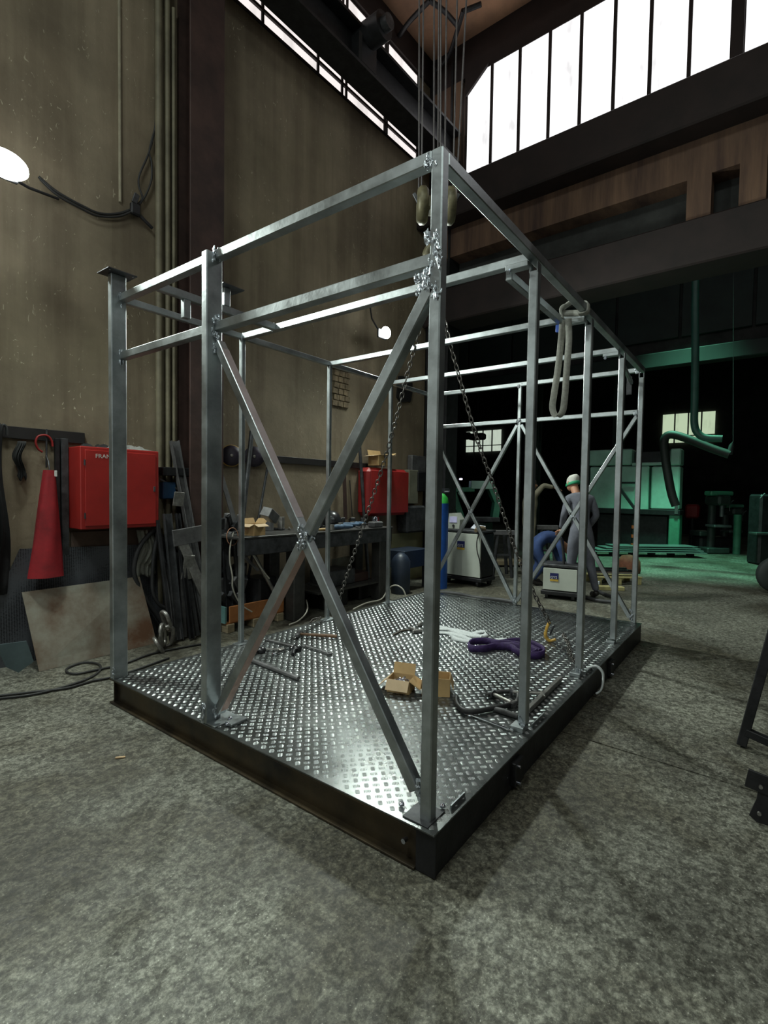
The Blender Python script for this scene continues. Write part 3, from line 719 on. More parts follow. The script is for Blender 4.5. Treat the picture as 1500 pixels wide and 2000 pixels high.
# white round sling through the right edge, and grey strap over the top rail
websm = mat('white_webbing', (.52, .55, .55), .8, 0, .15, 60)
greysling = mat('grey_webbing', (.36, .36, .32), .85, 0, .2, 50)
def strap(name, pts, w_, m, lab, cat='sling', th=.004, parent=None, wd=(0, 0, 1)):
    P = curve_pts(pts, 6); b = MB(); vs = []; wd = Vector(wd)
    for i, p in enumerate(P):
        t = (P[min(i+1, len(P)-1)]-P[max(i-1, 0)]).normalized(); side = wd - t*wd.dot(t)
        if side.length < .05: side = Vector((0, 0, 1)).cross(t)
        side.normalize(); n = t.cross(side)
        vs += [p+side*w_/2+n*th/2, p-side*w_/2+n*th/2, p-side*w_/2-n*th/2, p+side*w_/2-n*th/2]
    fs = [(i*4+k, i*4+(k+1) % 4, i*4+4+(k+1) % 4, i*4+4+k) for i in range(len(P)-1) for k in range(4)]
    b.add(vs, fs, True); b.add(vs[:4], [(3, 2, 1, 0)]); b.add(vs[-4:], [(0, 1, 2, 3)])
    o = b.build(name, m, parent)
    if lab: tag(o, lab, cat)
    return o
strap('round_sling', [(2.26, .05, DZ+.02), (2.30, .0, DZ+.035), (2.31, -.045, DZ+.0), (2.30, -.055, DZ-.06), (2.27, -.05, DZ-.12), (2.24, -.02, DZ-.15)], .028, websm, 'white sling looped around the right deck edge by the second post', wd=(1, 0, 0), th=.012)
gs = thing('webbing_sling', 'pale grey webbing sling wrapped over the right top rail and hanging in a loop', 'sling', (0, 0, 0))
SX = 1.98; zt_ = DZ+H
qa, qb = onX(1097, 612, SX), onX(1110, 612, SX)
ta, tb = (lambda x, y: onX(x, y, SX)), None
loop = [onX(1099, 625, SX), onX(1096, 665, SX), onX(1090, 720, SX), onX(1083, 765, SX), onX(1079, 795, SX), onX(1084, 811, SX), onX(1092, 812, SX), onX(1100, 800, SX), onX(1104, 765, SX), onX(1107, 720, SX), onX(1111, 665, SX), onX(1110, 622, SX)]
strap('hanging_loop', loop, .045, greysling, None, parent=gs, wd=(.6, -.8, 0))
strap('wrap', [onX(1099, 622, SX), onX(1096, 606, SX), onX(1106, 597, SX+.02), onX(1122, 588, SX), (SX, .115, zt_-.01), (SX, .10, zt_+.006), (SX, .05, zt_+.007), (SX, .042, zt_-.03), (SX, .05, zt_-.06), (SX, .10, zt_-.065)], .06, greysling, None, parent=gs, wd=(1, 0, 0), th=.008)
strap('wrap_band', [onX(1098, 612, SX+.03), onX(1115, 612, SX+.03), onX(1138, 610, SX+.03), onX(1150, 600, SX+.03)], .04, greysling, None, parent=gs, wd=(0, 0, 1), th=.014)
MB().box(onX(1090, 642, SX+.02), (.02, .03, .05), None, .002).build('size_tag', mat('blue_tag', (.03, .10, .45), .6), gs)

# ================================================================ THINGS ALONG THE LEFT WALL
def sn(x, y, n): P = onn(x, y, n); return tob(P)
redm = mat('red_cabinet_paint', (.33, .018, .014), .42, 0, .15, 4, .05, 20)
redplastic = mat('red_plastic', (.27, .014, .013), .5, 0, .2, 5, .05, 20)
bm = mat('black_flat_bar', (.025, .022, .022), .5, .3, .3, 6)
o = MB().box(((-1.4+.30)/2, WALLN-.02, 1.93), (1.7, .02, .10), None, .003).build('wall_rail', bm); o.rotation_euler = (0, 0, BA); tag(o, 'black flat steel rail on the wall left of the red cabinet', 'rail')
o = MB().box(((1.65+4.25)/2, WALLN-.02, 1.875), (2.6, .02, .085), None, .003).build('wall_rail', bm); o.rotation_euler = (0, 0, BA); tag(o, 'black flat steel rail on the wall above the workbench', 'rail')
# coats at the far left
cloth = mat('black_cloth', (.010, .010, .011), .9, 0, .4, 6, .4, 12)
def drape(name, s0, s1, z0, z1, n_, m, depth=.10, seed=1, folds=5, flare=.15):
    rnd = random.Random(seed); b = MB(); nu, nv = 22, 16; vs = []
    for side in (1, -1):
        for j in range(nv+1):
            v = j/nv
            for i in range(nu+1):
                u = i/nu; wdt = (s1-s0)*(.75+flare*2*v); c = (s0+s1)/2
                prof = math.sin(PI*u)**.5
                x = c+(u-.5)*wdt+.02*math.sin(7*v+seed); d = depth*prof*(.4+.6*math.sin(PI*min(1, v*1.2+.1))**.5)*(1+.35*math.sin(folds*PI*u*2+3*v))
                vs.append((x, n_-(d if side == 1 else .005), z1-(z1-z0)*v+.02*math.sin(9*u+seed)*v))
    W1 = nu+1; off = (nv+1)*W1
    fs = [(j*W1+i, (j+1)*W1+i, (j+1)*W1+i+1, j*W1+i+1) for j in range(nv) for i in range(nu)]
    fs += [(off+j*W1+i, off+j*W1+i+1, off+(j+1)*W1+i+1, off+(j+1)*W1+i) for j in range(nv) for i in range(nu)]
    for j in range(nv): fs += [(j*W1, off+j*W1, off+(j+1)*W1, (j+1)*W1), (j*W1+nu, (j+1)*W1+nu, off+(j+1)*W1+nu, off+j*W1+nu)]
    for i in range(nu): fs += [(i, i+1, off+i+1, off+i), (nv*W1+i, off+nv*W1+i, off+nv*W1+i+1, nv*W1+i+1)]
    b.add(vs, fs, True); o = b.build(name, m); o.rotation_euler = (0, 0, BA); return o
a = sn(5, 850, 3.9); c = sn(20, 1195, 3.9)
tag(drape('work_coat', a[0]-.40, a[0]+.09, .62, 1.98, WALLN-.05, cloth, .20, 3, flare=.06), 'long black work coat hanging at the left edge of the picture', 'coat')
tag(drape('work_bag', a[0]+.10, a[0]+.18, 1.55, 1.86, WALLN-.04, mat('charcoal_cloth', (.022, .022, .022), .9), .06, 8, flare=.02), 'small charcoal cloth hanging beside the black coat on the rail', 'bag')
cable('hanging_strap', [onn(x, y, 3.9) for x, y in ((2, 842), (6, 830), (12, 834), (14, 850))], .010, 'black strap loop over the rail above the coat', 'strap')
# red tapered bag with ring and hook
t0, t1, b0, b1 = sn(85, 918, 3.86), sn(108, 918, 3.86), sn(54, 1130, 3.86), sn(123, 1132, 3.86)
b = MB(); vs = []; nseg, nv = 28, 14
for j in range(nv+1):
    v = j/nv; cx = ((t0[0]+t1[0])/2)*(1-v)+((b0[0]+b1[0])/2)*v; hw = (t1[0]-t0[0])/2*(1-v)+(b1[0]-b0[0])/2*v*1.0; z = t0[2]*(1-v)+b0[2]*v
    for k in range(nseg):
        a_ = 2*PI*k/nseg; f = 1+.05*math.sin(5*a_+4*v); vs.append((cx+hw*math.cos(a_)*f, 3.86+.10*(.45+.55*v)*math.sin(a_)*f, z))
b.add(vs, [(j*nseg+k, (j+1)*nseg+k, (j+1)*nseg+(k+1) % nseg, j*nseg+(k+1) % nseg) for j in range(nv) for k in range(nseg)], True)
b.add(vs[:nseg], [tuple(range(nseg))]); b.add(vs[-nseg:], [tuple(reversed(range(nseg)))])
rbag = b.build('tapered_bag', mat('red_canvas', (.30, .010, .016), .75, 0, .35, 5, .2, 14)); rbag.rotation_euler = (0, 0, BA); tag(rbag, 'red tapered canvas bag hanging from a hook left of the cabinet', 'bag')
q = sn(109, 925, 3.80); MB().box(q, (.02, .012, .05), None, .004).build('tag_label', mat('white_tag', (.7, .7, .66), .6), rbag)['label'] = 'small white tag'
hk2 = thing('wall_hook', 'grey steel hook plate from which the red bag hangs', 'hook', B(*sn(91, 845, WALLN-.05)), BA)
MB().beam((0, 0, .03), (-.01, -.02, -.30), .018, .012).build('stem', darksteel, hk2); MB().tube([(-.01, -.02, -.20), (-.02, -.10, -.25), (-.02, -.13, -.33), (0, -.14, -.40)], .006, 6).build('wire', darksteel, hk2)
pts = [onn(x, y, WALLN-.07) for x, y in ((83, 883), (74, 876), (70, 864), (74, 853), (84, 850), (94, 852), (101, 861), (103, 872))]
cable('cable_ring', pts, .009, 'open ring of red cable hooked on the wall rail above the red bag', 'cable ring', redplastic)
for i, (x0, x1) in enumerate(((107, 116), (119, 133))):
    a, c = sn(x0, 856, WALLN-.05), sn(x1, 856, WALLN-.05); zb = sn(x0, 1085, WALLN-.05)[2]
    o = MB().box(((a[0]+c[0])/2, WALLN-.04, (a[2]+zb)/2), (c[0]-a[0], .04, a[2]-zb), None, .003).build('upright_bar', [blacksteel, darksteel][i]); o.rotation_euler = (0, 0, BA)
    tag(o, ['narrow black upright bar beside the red tapered bag', 'wider dark upright bar with a bolt hole against the red cabinet'][i], 'steel bar')
# red cabinet with a door
PN = 3.74; s0, s1 = sn(158, 950, PN)[0], sn(311, 955, PN)[0]; z1, z0 = sn(230, 876, PN)[2], sn(158, 1035, PN)[2]
cab = thing('wall_cabinet', 'red steel wall cabinet with a white hand-painted name on its door', 'cabinet', B((s0+s1)/2, (PN+WALLN)/2, z0), BA)
cw, chh, cdp = s1-s0, z1-z0, WALLN-PN-.02
MB().box((0, 0, chh/2), (cw, cdp, chh), None, .006).build('body', redm, cab)
dr = MB().box((0, -cdp/2-.006, chh/2), (cw-.07, .014, chh-.06), None, .004).build('door', redm, cab)
for z in (.12, chh-.14): MB().cyl((-cw/2+.03, -cdp/2-.012, z-.025), (-cw/2+.03, -cdp/2-.012, z+.025), .007, 8).build('hinge', darksteel, cab)
MB().box((cw/2-.05, -cdp/2-.016, chh*.5), (.018, .012, .05), None, .003).build('latch', darksteel, cab)
def text(body, size, loc, rot, m, parent, name='lettering', ext=.0008, sx=1.):
    cu_ = bpy.data.curves.new(name, 'FONT'); cu_.body = body; cu_.size = size; cu_.extrude = ext; cu_.align_x = 'LEFT'; cu_.materials.append(m); cu_.resolution_u = 2
    o = bpy.data.objects.new(name, cu_); C.objects.link(o); o.parent = parent; o.location = loc; o.rotation_euler = rot; o.scale = (sx, 1, 1); return o
whitep = mat('white_marker', (.75, .70, .65), .7)
foilm = mat('crumpled_foil', (.42, .42, .40), .4, .5, .4, 20, .5, 30)
rr = random.Random(4)
def crumple(name, c, sx, sy, h, m, lab, cat, nx=14, ny=8, seed=1):
    rnd = random.Random(seed); b = MB(); vs = []
    for L2 in (1, 0):
        for j in range(ny+1):
            for i in range(nx+1):
                u, v = i/nx-.5, j/ny-.5; e_ = max(0, 1-(2*abs(u))**3)*max(0, 1-(2*abs(v))**3)
                vs.append((u*sx*(1+.06*math.sin(9*v)), v*sy*(1+.08*math.sin(7*u)), (h*e_*(.4+.6*rnd.random()) if L2 else 0)+.002*L2))
    W1 = nx+1; off = W1*(ny+1)
    fs = [(j*W1+i, j*W1+i+1, (j+1)*W1+i+1, (j+1)*W1+i) for j in range(ny) for i in range(nx)]
    fs += [(off+j*W1+i, off+(j+1)*W1+i, off+(j+1)*W1+i+1, off+j*W1+i+1) for j in range(ny) for i in range(nx)]
    for i in range(nx): fs += [(i, off+i, off+i+1, i+1), (ny*W1+i, ny*W1+i+1, off+ny*W1+i+1, off+ny*W1+i)]
    for j in range(ny): fs += [(j*W1, (j+1)*W1, off+(j+1)*W1, off+j*W1), (j*W1+nx, off+j*W1+nx, off+(j+1)*W1+nx, (j+1)*W1+nx)]
    b.add(vs, fs, False); o = b.build(name, m); o.location = c; o.rotation_euler = (0, 0, BA); tag(o, lab, cat); return o
crumple('foil_sheet', B(s0+.66*cw, (PN+WALLN)/2, z1+.002), .42, .24, .05, foilm, 'crumpled silvery foil lying on the right half of the red cabinet', 'foil')
for i, (f, h) in enumerate(((.18, .04), (.36, .045))):
    crumple('dark_rag', B(s0+f*cw, (PN+WALLN)/2+.04, z1+.002), .13, .14, h, cloth, ['dark rag on the left end of the red cabinet top', 'small dark bundle on the red cabinet top beside the post'][i], 'rag', 8, 6, i+3)
# board under the cabinet, sheets leaning
def quad_plate(name, c4, th, m, lab, cat, subd=1):
    c4 = [Vector(c) for c in c4]; n = (c4[1]-c4[0]).cross(c4[3]-c4[0]).normalized()*th
    b = MB(); b.add(c4+[c+n for c in c4], [(0, 1, 2, 3), (7, 6, 5, 4), (0, 4, 5, 1), (1, 5, 6, 2), (2, 6, 7, 3), (3, 7, 4, 0)])
    o = b.build(name, m); 
    if lab: tag(o, lab, cat)
    return o
def perf_mat():
    M = bpy.data.materials.new('expanded_mesh_sheet'); M.use_nodes = True; nt = M.node_tree; N = nt.nodes; L = nt.links; b = N['Principled BSDF']
    tc = N.new('ShaderNodeTexCoord'); mp = N.new('ShaderNodeMapping'); mp.inputs['Scale'].default_value = (1, 1, 1.6); L.new(tc.outputs['Object'], mp.inputs[0])
    v = N.new('ShaderNodeTexVoronoi'); v.inputs['Scale'].default_value = 55; v.inputs['Randomness'].default_value = .15; L.new(mp.outputs[0], v.inputs[0])
    r = N.new('ShaderNodeValToRGB'); r.color_ramp.elements[0].position = .25; r.color_ramp.elements[1].position = .5
    r.color_ramp.elements[0].color = (.02, .02, .023, 1); r.color_ramp.elements[1].color = (.11, .115, .13, 1); L.new(v.outputs['Distance'], r.inputs[0]); L.new(r.outputs[0], b.inputs['Base Color'])
    b.inputs['Metallic'].default_value = .5; b.inputs['Roughness'].default_value = .5; return M
quad_plate('mesh_sheet', [B(-.62, 3.97, 0), B(1.0, 3.97, 0), onn(325, 1062, 4.0), onn(38, 1072, 4.0)], .006, perf_mat(), 'grey expanded-mesh sheet leaning on the wall behind the rusty plate', 'steel sheet')
rustm = mat('rusty_sheet', (.25, .245, .20), .6, .25, .35, 2.2, .15, 20, col2=(.13, .065, .035))
quad_plate('rusty_sheet', [onz(76, 1312), onz(306, 1256), onn(272, 1126, 3.86), onn(42, 1157, 3.86)], .006, rustm, 'half-rusted steel sheet leaning on the wall behind the outer post', 'steel sheet')
bluem = mat('blue_grey_paint', (.10, .14, .15), .5, .1, .2, 5)
bp = [onn(x, y, 3.50) for x, y in ((-25, 1262), (52, 1252), (66, 1292), (36, 1314), (12, 1303), (-4, 1270))]
b = MB(); n_ = len(bp); b.add(bp+[p+WN*.01+Vector((0, 0, 0)) for p in bp], [tuple(range(n_)), tuple(range(2*n_-1, n_-1, -1))]+[(i, n_+i, n_+(i+1) % n_, (i+1) % n_) for i in range(n_)])
tag(b.build('gusset_plate', bluem), 'blue-grey steel plate with clipped corners standing at the left edge', 'steel plate')
quad_plate('wall_board', [B(sn(140, 1085, 4.0)[0], 4.02, .86), B(sn(300, 1080, 4.0)[0], 4.02, .86), B(sn(300, 1030, 4.0)[0], 4.02, 1.08), B(sn(140, 1040, 4.0)[0], 4.02, 1.08)], .012, mat('brown_board', (.10, .065, .05), .8), 'dull brown board on the wall under the red cabinet', 'board')
# heavy shackle and links on the floor by the post
sil = mat('worn_silver_steel', (.34, .33, .31), .4, .8, .35, 20, .2, 40)
big = link_mesh('chain_link', .20, .11, .020); big.materials.append(sil)
base = onz(318, 1272)
ck2 = thing('heavy_chain', 'heavy silvery chain links hanging down to the floor beside the outer post', 'chain', base)
for i, (x, y, n_) in enumerate(((325, 1213, 3.52), (318, 1240, 3.46), (326, 1243, 3.50), (312, 1264, 3.42))):
    o = bpy.data.objects.new('chain_link', big); C.objects.link(o); o.parent = ck2; o.location = onn(x, y, n_)-base; o.rotation_euler = ((.3, 1.2, .3), (1.4, 1.3, .6), (.2, 1.35, 1.5), (.5, 1.0, .2))[i]
# leaning stock: bars, angles, channels
def lean(name, x0, y0, x1, y1, n1, w_, h_, m, lab, kind='beam', floor=True, n0=3.92, cat='steel bar'):
    top = onn(x0, y0, n0); bot = B(sn(x1, y1, n1)[0], n1, .012) if floor else onn(x1, y1, n1)
    b = MB()
    if kind == 'beam': b.beam(bot, top, w_, h_, (0, 1, 0), .004)
    elif kind == 'tube': b.cyl(bot, top, w_/2, 12)
    elif kind == 'chan':
        R, ln, c = b.frame(bot, top, (0, 1, 0)); b.box(c, (ln, w_, .006), R)
        for k in (-1, 1): b.box(c+R @ Vector((0, k*(w_/2-.003), -h_/2)), (ln, .006, h_), R)
    o = b.build(name, m); tag(o, lab, cat); return o
gr = mat('grey_stock_steel', (.15, .148, .15), .5, .5, .35, 8, .1, 30)
lean('leaning_channel', 338, 862, 405, 1262, 3.6, .085, .05, gr, 'long dark channel leaning on the wall between the cabinet and the door post', 'chan', cat='steel channel')
lean('leaning_angle', 316, 1078, 347, 1252, 3.6, .05, .04, gr, 'short dark angle iron with welded clips leaning beside the chain', 'chan')
for i, (x, y) in enumerate(((333, 1127), (337, 1170), (341, 1212))): pass
for i, (x, y, w_, h_) in enumerate(((349, 975, .11, .14), (367, 1108, .11, .24))):
    P = onn(x, y, 3.74-.1*i); o = MB().box((0, 0, 0), (w_, .012, h_), Euler((.1, .1, 0)).to_matrix(), .002).build('clip_plate', sil); o.location = P; tag(o, ['upper light steel plate clipped on the leaning channel', 'lower light steel plate clipped on the leaning channel'][i], 'steel plate')
lean('leaning_plate', 338, 1052, 400, 1040, 3.62, .16, .02, gr, 'broad light-edged plate lying across the leaning steel stock', floor=False, n0=3.62, cat='steel plate')
lean('leaning_bar', 356, 1060, 405, 1175, 3.60, .10, .03, sil, 'wide flat bar leaning below the broad plate', floor=False, n0=3.68)
lean('leaning_bar', 312, 935, 395, 985, 3.86, .02, .02, gr, 'thin square bar sloping right beside the red cabinet', floor=False)
lean('leaning_bar', 345, 928, 395, 988, 3.86, .02, .02, gr, 'thin square bar sloping steeply behind the leaning channel', floor=False)
lean('leaning_tube', 492, 842, 452, 1215, 3.7, .055, .05, darksteel, 'dark round tube leaning on the wall left of the workbench', 'tube', cat='steel tube')
lean('leaning_bar', 524, 905, 470, 1190, 3.7, .03, .02, darksteel, 'slender dark bar leaning on the rail end near the grinder discs')
lean('leaning_bar', 425, 905, 480, 1090, 3.75, .06, .01, gr, 'flat grey bar sloping down right behind the door post', floor=False)
lean('leaning_tube', 701, 850, 722, 1100, 3.8, .05, .05, darksteel, 'dark round tube leaning beside the far red box', 'tube', cat='steel tube')
lean('leaning_board', 672, 918, 675, 1015, 3.95, .075, .012, rustbrown, 'narrow brown board hanging from the rail above the bench', floor=False, n0=3.97, cat='board')
lean('leaning_bar', 683, 938, 688, 1008, 3.93, .012, .012, blacksteel, 'thin black rod beside the brown hanging board', floor=False, n0=3.97)
lean('leaning_tube', 472, 1040, 540, 1165, 3.5, .045, .05, sil, 'grey tube leaning under the workbench end', 'tube', floor=False, n0=3.60, cat='steel tube')
lean('leaning_bar', 466, 1075, 505, 1115, 3.5, .03, .02, gr, 'short grey bar wedged among the stock beside the bench', floor=False, n0=3.6)
o = MB().box(((sn(312, 925, 3.9)[0]+sn(415, 918, 3.9)[0])/2, 3.9, sn(350, 922, 3.9)[2]), (sn(415, 918, 3.9)[0]-sn(312, 925, 3.9)[0], .12, .085), None, .005).build('shelf_bracket', blacksteel); o.rotation_euler = (0, 0, BA); tag(o, 'black horizontal beam fixed in front of the brown wall column', 'bracket')
o = MB().box(sn(326, 958, 3.95), (.14, .12, .17), None, .01).build('blue_case', mat('blue_plastic', (.02, .07, .16), .5)); o.rotation_euler = (0, 0, BA); tag(o, 'small blue case on the wall right of the red cabinet', 'case')
# scrap offcuts in the corner of the rack
for i in range(15):
    x = 424+(i % 5)*12+rr.random()*5; y = 1122+(i//5)*26+rr.random()*6; P = onn(x, y, 3.75-.07*(i//5)+rr.random()*.05)
    o = MB().box((0, 0, 0), (.06+.05*rr.random(), .05, .16+.18*rr.random()), None, .004).build('steel_offcut', [gr, darksteel][i % 2]); o.location = P; o.rotation_euler = (.5*(rr.random()-.5), -.5+.5*(rr.random()-.5), rr.random())
    tag(o, 'steel offcut in the heap over the orange crate, %s row, %s from the left' % (['top', 'middle', 'bottom'][i//5], ['first', 'second', 'third', 'fourth', 'fifth'][i % 5]), 'offcut', 'offcuts heaped over the orange crate')
for i, (x0, y0, x1, y1) in enumerate(((352, 1080, 372, 1200), (372, 1060, 392, 1190), (330, 1040, 350, 1120), (300, 1020, 330, 1100))):
    lean('dark_stock_bar', x0, y0, x1, y1, 3.75, .07, .03, blacksteel, ['black bar deep in the leaning stock, left of the clip plates', 'black bar deep in the leaning stock, right of the clip plates', 'black bar behind the hoses under the red cabinet', 'black bar below the right end of the red cabinet'][i], floor=False, n0=3.9)
# dense dark stock filling the rack between the door post and the bench
ORD = ['first', 'second', 'third', 'fourth', 'fifth', 'sixth', 'seventh', 'eighth', 'ninth', 'tenth', 'eleventh', 'twelfth', 'thirteenth', 'fourteenth']
for i in range(12):
    x = 322+i*12.5; xt = x+rr.random()*30-22; n1_ = 3.66+.05*(i % 3)
    lean('rack_bar', xt, 985+rr.random()*75, x+14, 1230, n1_-.12, .035+.05*rr.random(), .03, [blacksteel, darksteel, gr][i % 3], 'dark steel bar standing in the leaning stock, %s from the left' % ORD[i], 'chan' if i % 2 else 'beam', n0=3.76)
for i in range(9):
    x = 432+(i % 5)*9; y = 1020+(i//5)*34+rr.random()*10; P = onn(x, y, 3.78)
    o = MB().box((0, 0, 0), (.05+.08*rr.random(), .04, .10+.22*rr.random()), None, .004).build('angle_offcut', [darksteel, gr, blacksteel][i % 3]); o.location = P; o.rotation_euler = (.2, -.7+.6*rr.random(), .3)
    tag(o, 'dark offcut among the leaning stock left of the bench, %s row, %s from the left' % (['upper', 'lower'][i//5], ORD[i % 5]), 'offcut', 'offcuts caught in the leaning stock')
for i, (x, y, w__, h__, m__, lb) in enumerate(((640, 1100, .5, .3, darksteel, 'large dark machine part standing deep under the bench'), (700, 1190, .35, .25, blacksteel, 'black block on the floor under the far bench end'), (505, 1160, .3, .5, blacksteel, 'black upright box under the near bench end'))):
    Pq = onn(x, y, 3.70); o = MB().box((0, 0, h__/2), (w__, .3, h__), None, .02).build('scrap_bin', m__); o.location = (Pq.x, Pq.y, 0.0); o.rotation_euler = (0, 0, BA+.1*i); tag(o, lb, 'bin')
# hoses behind the post
hose = mat('dark_hose', (.03, .03, .032), .6)
cable('air_hose', [onn(x, y, 3.85) for x, y in ((300, 1035), (272, 1070), (262, 1120), (285, 1170), (315, 1215), (322, 1240))], .022, 'thick dark hose looping down beside the red cabinet', 'hose', hose)
cable('air_hose', [onn(x, y, 3.83) for x, y in ((308, 1040), (300, 1090), (298, 1150), (310, 1180), (330, 1190))], .018, 'dark hose hanging straight below the red cabinet corner', 'hose', hose)
tag(drape('canvas_sack', sn(272, 1100, 3.88)[0], sn(312, 1100, 3.88)[0], .62, 1.08, 3.95, mat('grey_canvas', (.22, .22, .19), .9, 0, .3, 6, .3, 15), .08, 5), 'grey canvas sack hanging behind the hoses under the red cabinet', 'sack')
wirem = mat('copper_wire', (.45, .22, .13), .5); cream = mat('cream_hose', (.42, .40, .34), .6)
def ringpts(cx, cy, rx, ry, n_, a0=0, a1=2*PI, k=14): return [onn(cx+rx*math.cos(a0+(a1-a0)*i/k), cy+ry*math.sin(a0+(a1-a0)*i/k), n_) for i in range(k+1)]
cable('wire_ring', ringpts(454, 1048, 11, 17, 3.45), .004, 'thin orange wire ring left of the rear left post', 'wire', wirem)
cable('wire_ring', ringpts(486, 1053, 14, 21, 3.43), .004, 'larger pinkish wire ring right of the rear left post', 'wire', wirem)
cable('cream_hose', [onn(x, y, 3.45) for x, y in ((456, 1040), (450, 1065), (449, 1095), (454, 1125), (455, 1150), (470, 1180), (492, 1195))], .008, 'cream hose hanging beside the wire ring', 'hose', cream)
cable('cream_hose', [onn(x, y, 3.42) for x, y in ((478, 1052), (495, 1085), (510, 1110), (526, 1130))], .008, 'cream cable sloping down to the orange crate', 'hose', cream)
cable('cream_hose', [onn(x, y, 3.20) for x, y in ((537, 1165), (538, 1180), (530, 1192), (520, 1198))], .007, 'short bow of cream cable on the orange crate', 'hose', cream)
cable('cream_hose', [onz(x, y, z) for x, y, z in ((598, 1172, .2), (601, 1186, .15), (596, 1200, .1), (582, 1213, .03), (565, 1220, .02))], .008, 'cream cable bowing down past the bench leg', 'hose', cream)
cable('cream_hose', [onz(x, y, z) for x, y, z in ((690, 1190, .02), (715, 1178, .05), (745, 1170, .06), (758, 1150, .16), (772, 1143, .22), (786, 1150, .18), (793, 1165, .08))], .010, 'cream hose arching behind a far left post', 'hose', cream)
# grinder discs on the rail
discm = mat('purple_black_disc', (.030, .022, .038), .5, .1, .4, 10); 
for i, (x, y, r_) in enumerate(((452, 890, .115), (496, 892, .120))):
    t = thing('grinding_disc', ['black grinding disc with a yellow rim hung on the wall rail', 'plain black grinding disc hung beside the yellow-rimmed one'][i], 'disc', onn(x, y, 3.92), BA)
    MB().lathe([(.02, -.02), (r_, -.02), (r_, .02), (.02, .02)], (0, 0, 0), (-.5, -1, .05), 30).build('disc_body', discm, t)
    if i == 0: MB().lathe([(r_, -.026), (r_+.008, -.026), (r_+.008, .0), (r_, .0)], (0, 0, 0), (-.5, -1, .05), 30).build('rim', yel, t)
    MB().lathe([(.008, .02), (.018, .02), (.018, .028), (.008, .028)], (0, 0, 0), (-.5, -1, .05), 14).build('hub', sil, t)

# ---------------------------------------------------------------- workbench
LG = tob(onz(583, 1212)); bn0 = LG[1]-.05
zt2 = sn(610, 1040, bn0)[2]; bs0 = sn(466, 1041, bn0)[0]; bs1 = sn(768, 1036, bn0)[0]; bw_ = WALLN-bn0-.10
wb = thing('workbench', 'heavy dark steel workbench littered with tools against the left wall', 'workbench', B(bs0, bn0, 0), BA)
benchm = mat('bench_steel', (.06, .058, .055), .5, .5, .4, 6, .15, 20)
BL_ = bs1-bs0
MB().box((BL_/2, bw_/2, zt2-.012), (BL_, bw_, .024), None, .004).build('bench_top', benchm, wb)
MB().box((BL_/2, .03, zt2-.11), (BL_-.04, .05, .17), None, .006).build('apron', darksteel, wb)
MB().box((BL_/2, bw_-.04, zt2-.11), (BL_-.04, .05, .17), None, .006).build('apron', darksteel, wb)
lx = LG[0]-bs0
for (x, y, w_) in ((lx, .11, .17), (BL_-.16, .11, .17), (lx, bw_-.12, .15), (BL_-.16, bw_-.12, .15)):
    MB().box((x, y, (zt2-.05)/2), (w_, w_*.9, zt2-.05), None, .01).build('leg', benchm, wb)
MB().box((BL_/2+.5, bw_/2, .26), (BL_-1.3, bw_-.1, .03), None, .004).build('lower_shelf', benchm, wb)
def onb(x, y, z=None, back=0.):
    P = onz(x, y, zt2 if z is None else z); q = tob(P); lim = bn0+bw_-.14
    return B(q[0], min(max(q[1]+back, bn0+.09), lim), zt2 if z is None else z)
card = mat('cardboard', (.50, .33, .15), .8, 0, .18, 4); cardl = mat('cardboard_light', (.58, .43, .27), .8, 0, .15, 4)
def carton(name, P, rz, w_, d_, h_, lab, flaps=(1, 1, 1, 1), ang=(2.2, 2.0, 1.2, .5), m=card, cat='carton', fl=.9):
    t = thing(name, lab, cat, P, rz); th = .004
    for (cx, cy, sx, sy) in ((0, -d_/2, w_, th), (0, d_/2, w_, th), (-w_/2, 0, th, d_), (w_/2, 0, th, d_)):
        MB().box((cx, cy, h_/2), (sx, sy, h_)).build('side_panel', m, t)
    MB().box((0, 0, th/2), (w_, d_, th)).build('bottom_panel', m, t)
    for k, (on, an) in enumerate(zip(flaps, ang)):
        if not on: continue
        ln = (d_ if k < 2 else w_)*.5*fl; wd = w_ if k < 2 else d_
        b = MB(); b.box((0, ln/2, 0), (wd, ln, th)); o = b.build('flap', cardl if k % 2 == 0 else m, t)
        zr = (PI, 0, PI/2, -PI/2)[k]; o.location = ((0, -d_/2, h_), (0, d_/2, h_), (-w_/2, 0, h_), (w_/2, 0, h_))[k]
        o.rotation_euler = (PI/2-an, 0, zr)
    return t
carton('open_carton', onb(566, 1052)+WN*.06, BA+.2, .17, .14, .12, 'open cardboard carton with a lifted flap on the workbench', (1, 1, 1, 1), (2.0, .4, 1.9, .8))
carton('open_carton', B(*sn(742, 906, 3.86))*1+Vector((0, 0, -.03)), BA, .30, .2, .15, 'open cardboard carton standing on the far red box', (1, 1, 1, 1), (1.5, .3, 1.7, 1.2))
for i, (x, y, w_, h_) in enumerate(((521, 1036, .075, .20), (536, 1034, .065, .16))):
    o = MB().box((0, 0, h_/2), (w_, w_, h_), None, .004).build('tube_offcut', sil if i else gr); o.location = onb(x, y, None, .1)+WN*.0; o.rotation_euler = (0, 0, .4); tag(o, ['taller square tube offcut standing at the left of the bench', 'shorter square tube offcut standing beside the taller one'][i], 'offcut')
o = MB().box((0, 0, 0), (.17, .12, .10), Euler((.2, .5, .3)).to_matrix(), .005).build('square_tube_piece', gr); o.location = onz(527, 1006, zt2+.22); tag(o, 'grey square tube piece lying tilted over the standing offcuts', 'offcut')
hm = thing('welding_helmet', 'black domed welding helmet on the bench behind the brace', 'helmet', onb(552, 1022), BA)
